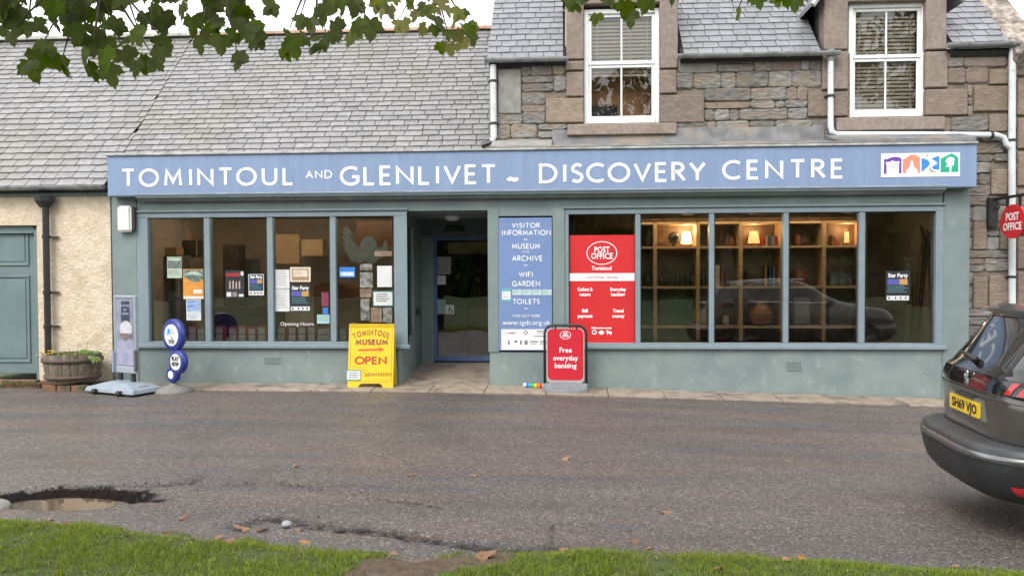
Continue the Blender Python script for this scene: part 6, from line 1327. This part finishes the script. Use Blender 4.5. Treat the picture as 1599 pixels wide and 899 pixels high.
    for s_ in (1, -1): MB().box(2.72, 2.85, s_ * .90 if s_ > 0 else -1.06, 1.06 if s_ > 0 else -.90, 1.08, 1.22).build('door_mirror', PAINT, car, .04, seg=2)
    return car
car = build_car('parked_car', 'dark grey family car parked at the right edge with its yellow number plate towards us', (3.041, -5.988, -.115), math.radians(-4.7), 0)
# ================================================================== TREES
def sycamore_leaf():
    h = [(0, 0), (.13, -.09), (.32, -.11), (.35, .03), (.52, .10), (.50, .25), (.60, .44), (.47, .45), (.36, .51), (.25, .43), (.26, .62), (.17, .79), (.08, .85), (0, 1.0)]
    P = h + [(-x, y) for x, y in reversed(h[1:-1])]; out = []
    for k in range(4):
        c1, c2, tw = R.uniform(.05, .30), R.uniform(-.15, .25), R.uniform(-.25, .25)
        f = lambda x, y: (x, y, -c1 * abs(x) - c2 * y * y + tw * x * y)
        J = [(x * R.uniform(.93, 1.07), y + R.uniform(-.03, .03)) for x, y in P]; n = len(J)
        mids = [(0, .12), (0, .35), (0, .62)]
        vs = [f(*p) for p in J] + [f(*p) for p in mids]
        fs = []
        for i in range(n):
            a_, b_ = J[i], J[(i + 1) % n]; my = (a_[1] + b_[1]) / 2; m_ = n + (0 if my < .05 else 1 if my < .5 else 2); fs.append((i, (i + 1) % n, m_))
        for sg_ in (1, -1): fs += []
        # close the gaps between fans
        idx = lambda i: i % n
        for i in range(n):
            a_, b_ = J[i - 1], J[i]; c_ = J[(i + 1) % n]
            m1 = 0 if (a_[1] + b_[1]) / 2 < .05 else 1 if (a_[1] + b_[1]) / 2 < .5 else 2; m2 = 0 if (b_[1] + c_[1]) / 2 < .05 else 1 if (b_[1] + c_[1]) / 2 < .5 else 2
            if m1 != m2: fs.append((i, n + m1, n + m2))
        me = bpy.data.meshes.new('leaf'); me.from_pydata(vs, [], fs); me.materials.append(LEAF); out.append(me)
    return out
LM = sycamore_leaf(); LMY = [m_.copy() for m_ in LM]
for m_ in LMY: m_.materials[0] = LEAFY
tree = thing('sycamore_tree', 'overhanging sycamore tree whose leafy branches hang across the top of the view', 'tree', (-4.9, -10.6, ground(-5)))
tz = ground(-5)
MB().tube([(-4.9, -10.6, tz - .1), (-4.88, -10.6, tz + .5), (-4.85, -10.55, tz + 1.8), (-4.75, -10.4, 3.6), (-4.5, -10.2, 5.5), (-4.3, -10.1, 8)], [.42, .30, .26, .22, .16, .06], 14).build('trunk', BARK, tree, smooth_=True)
def branch(pts, r0, r1): return MB().tube(pts, [r0 + (r1 - r0) * i / (len(pts) - 1) for i in range(len(pts))], 7).build('branch', BARK, tree, smooth_=True)
branch([(-4.75, -10.4, 3.6), (-3.9, -9.6, 4.2), (-2.9, -8.7, 4.2), (-1.8, -8.0, 4.1), (-.7, -7.4, 4.1), (.6, -7.2, 4.0), (1.6, -7.2, 3.9)], .11, .02)
branch([(-4.7, -10.3, 4.0), (-4.0, -9.0, 4.4), (-3.2, -7.9, 4.1), (-2.6, -7.3, 3.9), (-1.8, -6.9, 3.9)], .08, .02)
branch([(-2.6, -7.3, 3.95), (-1.8, -6.4, 4.2), (-1.0, -6.0, 4.2)], .03, .012)
def at_depth(px, py, dep): d = ray(px, py); return CAM + d * dep
NL = [0]
def leaf(px, py, spx, dep, yel=False, face=None):
    p = at_depth(px, py, dep); s_ = spx / F * dep; up_d = Vector((R.gauss(0, .45), R.gauss(0, .45), -1)).normalized()
    nrm = Vector((R.gauss(0, .6), -1 + R.gauss(0, .35), R.gauss(-.25, .5))).normalized(); X_ = up_d.cross(nrm).normalized(); Z_ = X_.cross(up_d)
    M = Matrix((X_, up_d, Z_)).transposed().to_4x4(); me = R.choice(LMY if yel else LM)
    o = link('leaf', me, tree); o.location = p - up_d * s_ * .5; o.rotation_euler = M.to_euler(); o.scale = (s_ * .95, s_, s_); NL[0] += 1; return p
TW = MB()
def cluster(pts, dep, size, top, yel=0):
    for (x, y) in pts:
        d_ = dep * R.uniform(.94, 1.06); p = leaf(x, y, size * R.uniform(.8, 1.2), d_, R.random() < yel)
    c_ = at_depth(*top, dep)
    for (x, y) in pts[::3]:
        q = at_depth(x, y - size * .5, dep); TW.tube([c_, (c_ + q) / 2 + Vector((0, 0, .02)), q], [.011, .008, .003], 5)
def rnd(n, x0, x1, y0, y1): return [(R.uniform(x0, x1), R.uniform(y0, y1)) for _ in range(n)]
cluster([(20, 62), (42, 108), (54, 115), (98, 108), (106, 112), (146, 116), (174, 122), (212, 110), (224, 106), (238, 105), (60, 100), (85, 98), (130, 95), (165, 98), (200, 95), (248, 72), (250, 90), (120, 62), (70, 80)], 4.4, 36, (140, -60))
cluster(rnd(36, -10, 130, -25, 58) + rnd(10, -20, 50, -20, 40), 4.5, 31, (60, -80)); cluster(rnd(29, 110, 232, -20, 76), 4.5, 31, (170, -80)); cluster(rnd(8, 130, 230, 60, 92), 4.3, 34, (170, -80))
cluster(rnd(30, 235, 400, -25, 38), 4.6, 33, (330, -80)); cluster([(312, 74), (322, 62), (345, 74), (370, 98), (362, 60), (388, 55), (396, 66), (375, 44), (300, 45), (240, 28), (255, 45), (335, 50), (380, 30)], 4.5, 33, (340, -60))
cluster([(420, 16), (405, 48), (408, 70), (452, 62), (460, 78), (447, 88), (470, 38), (485, 42), (493, 60), (508, 72), (519, 62), (528, 50), (536, 18), (547, 62), (560, 46), (578, 50), (505, 28), (520, 12), (555, 18), (548, 2), (530, -8), (490, 78), (475, 62)], 4.7, 33, (500, -60))
cluster([(622, 44), (634, 42), (641, 8), (655, 12), (618, 4), (600, 2), (588, 14), (594, 26), (662, 48), (668, 22), (676, 16), (683, 35), (692, 48), (700, 58), (708, 40), (714, 26), (724, 24), (732, 50), (738, 66), (728, 70), (716, 74), (704, 80), (690, 78), (694, 66), (680, 50), (700, 20), (668, -4), (690, 6), (648, 28), (612, 22), (725, 44), (742, 44), (720, 60)] + rnd(12, 580, 740, -20, 10), 6.4, 22, (670, -50), .5)
cluster([(893, 12), (903, 4), (930, 33), (975, 18), (984, 32), (1000, 4), (1008, 12), (955, 4), (915, -6), (1050, -4), (940, -8), (970, -6), (888, 4)], 4.6, 27, (950, -70))
cluster([(1153, 26), (1143, -4), (1186, 6), (1178, -6), (1214, 4), (1228, 2), (1242, 10), (1200, -8)], 4.6, 26, (1190, -70))
TW.build('twigs', BARK, tree, kind='stuff')
# dry keys hanging in front of the slates
# the canopy above, out of the frame
mb = MB()
for k in range(2600):
    p = Vector((R.uniform(-6, 2.6), R.uniform(-12.0, -6.2), R.uniform(3.3, 6.5)))
    d = p - CAM; dep = d.dot(fw)
    if dep > .2:
        qx, qy = CX + F * d.dot(rt) / dep, CY - F * d.dot(up) / dep
        if qy > -40 and -80 < qx < 1680: continue
    if (p.x > 0 and R.random() < .5): continue
    s_ = R.uniform(.10, .16); M = Matrix.Translation(p) @ Euler((R.gauss(0, .6), R.gauss(0, .6), R.uniform(0, 6.28))).to_matrix().to_4x4() @ Matrix.Scale(s_, 4); me = R.choice(LM)
    mb.add([M @ v.co for v in me.vertices], [tuple(q.vertices) for q in me.polygons])
mb.build('canopy', LEAF, tree, kind='stuff')
# trees on the green behind the viewer, plus an added dark backing (mirrored)
for i, (tx, ty, th_, cr, lb_) in enumerate(((-15, -33, 15, 5.0, 'tall broadleaf tree on the green behind the viewer, mirrored in the left windows'), (-3, -38, 17, 5.5, 'tallest broadleaf tree on the green behind the viewer, mirrored near the doorway'), (9, -32, 14, 4.8, 'broadleaf tree on the green behind the viewer, mirrored in the upstairs windows'), (22, -36, 16, 5.5, 'broadleaf tree far right on the green behind the viewer'))):
    t_ = thing('broadleaf_tree', lb_, 'tree', (tx, ty, -.3), group='trees on the green behind the viewer')
    MB().tube([(tx, ty, -.5), (tx + .1, ty, 2), (tx + .2, ty + .1, th_ * .5), (tx, ty, th_ * .85)], [.4, .3, .2, .05], 10).build('trunk', BARK, t_, smooth_=True)
    mb = MB(); cl_ = [(R.gauss(0, cr * .42), R.gauss(0, cr * .35), th_ * .62 + R.gauss(0, th_ * .15), R.uniform(1, 2.1)) for _ in range(26)]
    for k in range(5200):
        c_ = R.choice(cl_); q = Vector((R.gauss(0, 1), R.gauss(0, 1), R.gauss(0, 1))).normalized() * c_[3] * R.uniform(.6, 1.05); s_ = R.uniform(.14, .30); M = Matrix.Translation((tx + c_[0] + q.x, ty + c_[1] + q.y, max(2.4, c_[2] + q.z))) @ Euler((R.uniform(0, 3), R.uniform(0, 3), R.uniform(0, 3))).to_matrix().to_4x4()
        mb.add([M @ Vector(v) for v in ((-s_, 0, 0), (0, -s_ * .6, 0), (s_, 0, 0), (0, s_ * .6, .05))], [(0, 1, 2, 3)])
    mb.build('crown', LEAFB, t_, kind='stuff')
mb = MB()
MB_ = mb; mb.box(-60, 60, -47.2, -46.6, -.6, 8.5)  # solid dark core added to close sky gaps in the window reflections
for k in range(15000):
    x = R.uniform(-55, 55); s_ = R.uniform(.3, .6); M = Matrix.Translation((x, -46 + R.gauss(0, .8), R.uniform(-.5, 6.5 + mn.noise(Vector((x * .3, 0, 0)))*2.5))) @ Euler((R.uniform(0, 3), R.uniform(0, 3), R.uniform(0, 3))).to_matrix().to_4x4()
    mb.add([M @ Vector(v) for v in ((-s_, 0, 0), (0, -s_ * .7, 0), (s_, 0, 0), (0, s_ * .7, .05))], [(0, 1, 2, 3)])
o = mb.build('added_hedge', LEAFB, kind='stuff'); o['label'] = 'unseen dark foliage added behind the viewer to darken the window reflections'; o['category'] = 'added_hedge'
# ================================================================== FALLEN LEAVES, PEBBLE
DL = [m_.copy() for m_ in LM]
for m_ in DL: m_.materials[0] = DEADL
where = [((458, 727), 11, 'curled brown leaf alone on the road above the left cracks'), ((645, 739), 12, 'small dark brown leaf on the road below the doorway'), ((738, 737), 14, 'pale flat leaf on the road right of the small dark one'), ((877, 711), 16, 'brown leaf on the road in front of the red pavement sign'),
         ((1048, 787), 20, 'upright curled tan leaf on the open road towards the right'), ((988, 836), 14, 'tan leaf on the road just above the right hand grass'), ((874, 852), 14, 'dark red leaf at the left tip of the right hand grass'), ((1228, 869), 12, 'left one of two brown leaves at the edge of the right hand grass'), ((1257, 872), 14, 'right one of two brown leaves at the edge of the right hand grass'),
         ((1018, 845), 14, 'flat tan leaf right of the upright one at the grass edge'), ((284, 811), 16, 'brown leaf at the grass edge below the puddle'), ((108, 825), 16, 'leftmost brown leaf in the grass'), ((256, 831), 26, 'large orange brown leaf in the left grass'), ((337, 842), 20, 'tan leaf in the left grass right of the large orange one'), ((366, 855), 22, 'pale tan leaf lowest in the left grass'),
         ((386, 823), 24, 'orange leaf on the road edge left of the white stone'), ((402, 826), 18, 'tan leaf on the road edge touching the orange leaf'), ((478, 843), 18, 'red brown leaf at the edge of the grass below the cracks'), ((470, 827), 14, 'pale leaf right of the white stone'), ((748, 871), 34, 'large curled brown leaf on the bare dirt patch'), ((646, 838), 16, 'brown leaf at the top of the bare dirt patch'),
         ((1488, 862), 16, 'rust coloured leaf on the road near the bottom right corner'), ((611, 877), 18, 'reddish leaf at the left of the dirt patch'), ((895, 875), 14, 'brown leaf sunk in the right hand grass'), ((80, 812), 10, 'small brown leaf in the grass near the puddle'), ((1120, 888), 14, 'dark leaf low in the right hand grass')]
for (px, s_, lb_) in where:
    p = G(px[0], px[1], -.04); z = (road_z(p.x, p.y)[0] if p.y > edge_y(p.x) else verge_z(p.x, p.y) + .025) + .012; k_ = s_ * ((p - CAM).length) / F * .95
    o = link('fallen_leaf', R.choice(DL)); o.location = (p.x, p.y, z); o.rotation_euler = (R.uniform(-.25, .5), R.uniform(-.4, .4), R.uniform(0, 6.28)); o.scale = (k_, k_, k_ * 2.2); tag(o, lb_, 'leaf', 'fallen leaves')
p = G(447, 823, -.05); bm = bmesh.new(); bmesh.ops.create_icosphere(bm, subdivisions=2, radius=.038)
for v in bm.verts: v.co *= 1 + .25 * mn.noise(v.co * 20); v.co.z *= .6
me = bpy.data.meshes.new('white_stone'); bm.to_mesh(me); bm.free(); me.materials.append(mat('pale_pebble', (.40, .40, .40), (.25, .25, .25), 20, .8)); o = link('white_stone', me); o.location = (p.x, p.y, verge_z(p.x, p.y) + .03); tag(o, 'small whitish stone at the broken road edge by the left grass', 'stone')
p = G(22, 790, -.03); bm = bmesh.new(); bmesh.ops.create_icosphere(bm, subdivisions=3, radius=.20)  # grey slab stands in for a patch of light on the road
for v in bm.verts: v.co *= 1 + .15 * mn.noise(v.co * 4); v.co.z *= .28
me = bpy.data.meshes.new('light_patch_form'); bm.to_mesh(me); bm.free(); me.polygons.foreach_set('use_smooth', [True] * len(me.polygons)); me.materials.append(RAG); o = link('light_patch', me); o.location = (p.x - .28, p.y, -.05); tag(o, 'smooth grey slab standing in for a patch of light beside the puddle', 'stone')
for o in LOCAL: del o['_local']
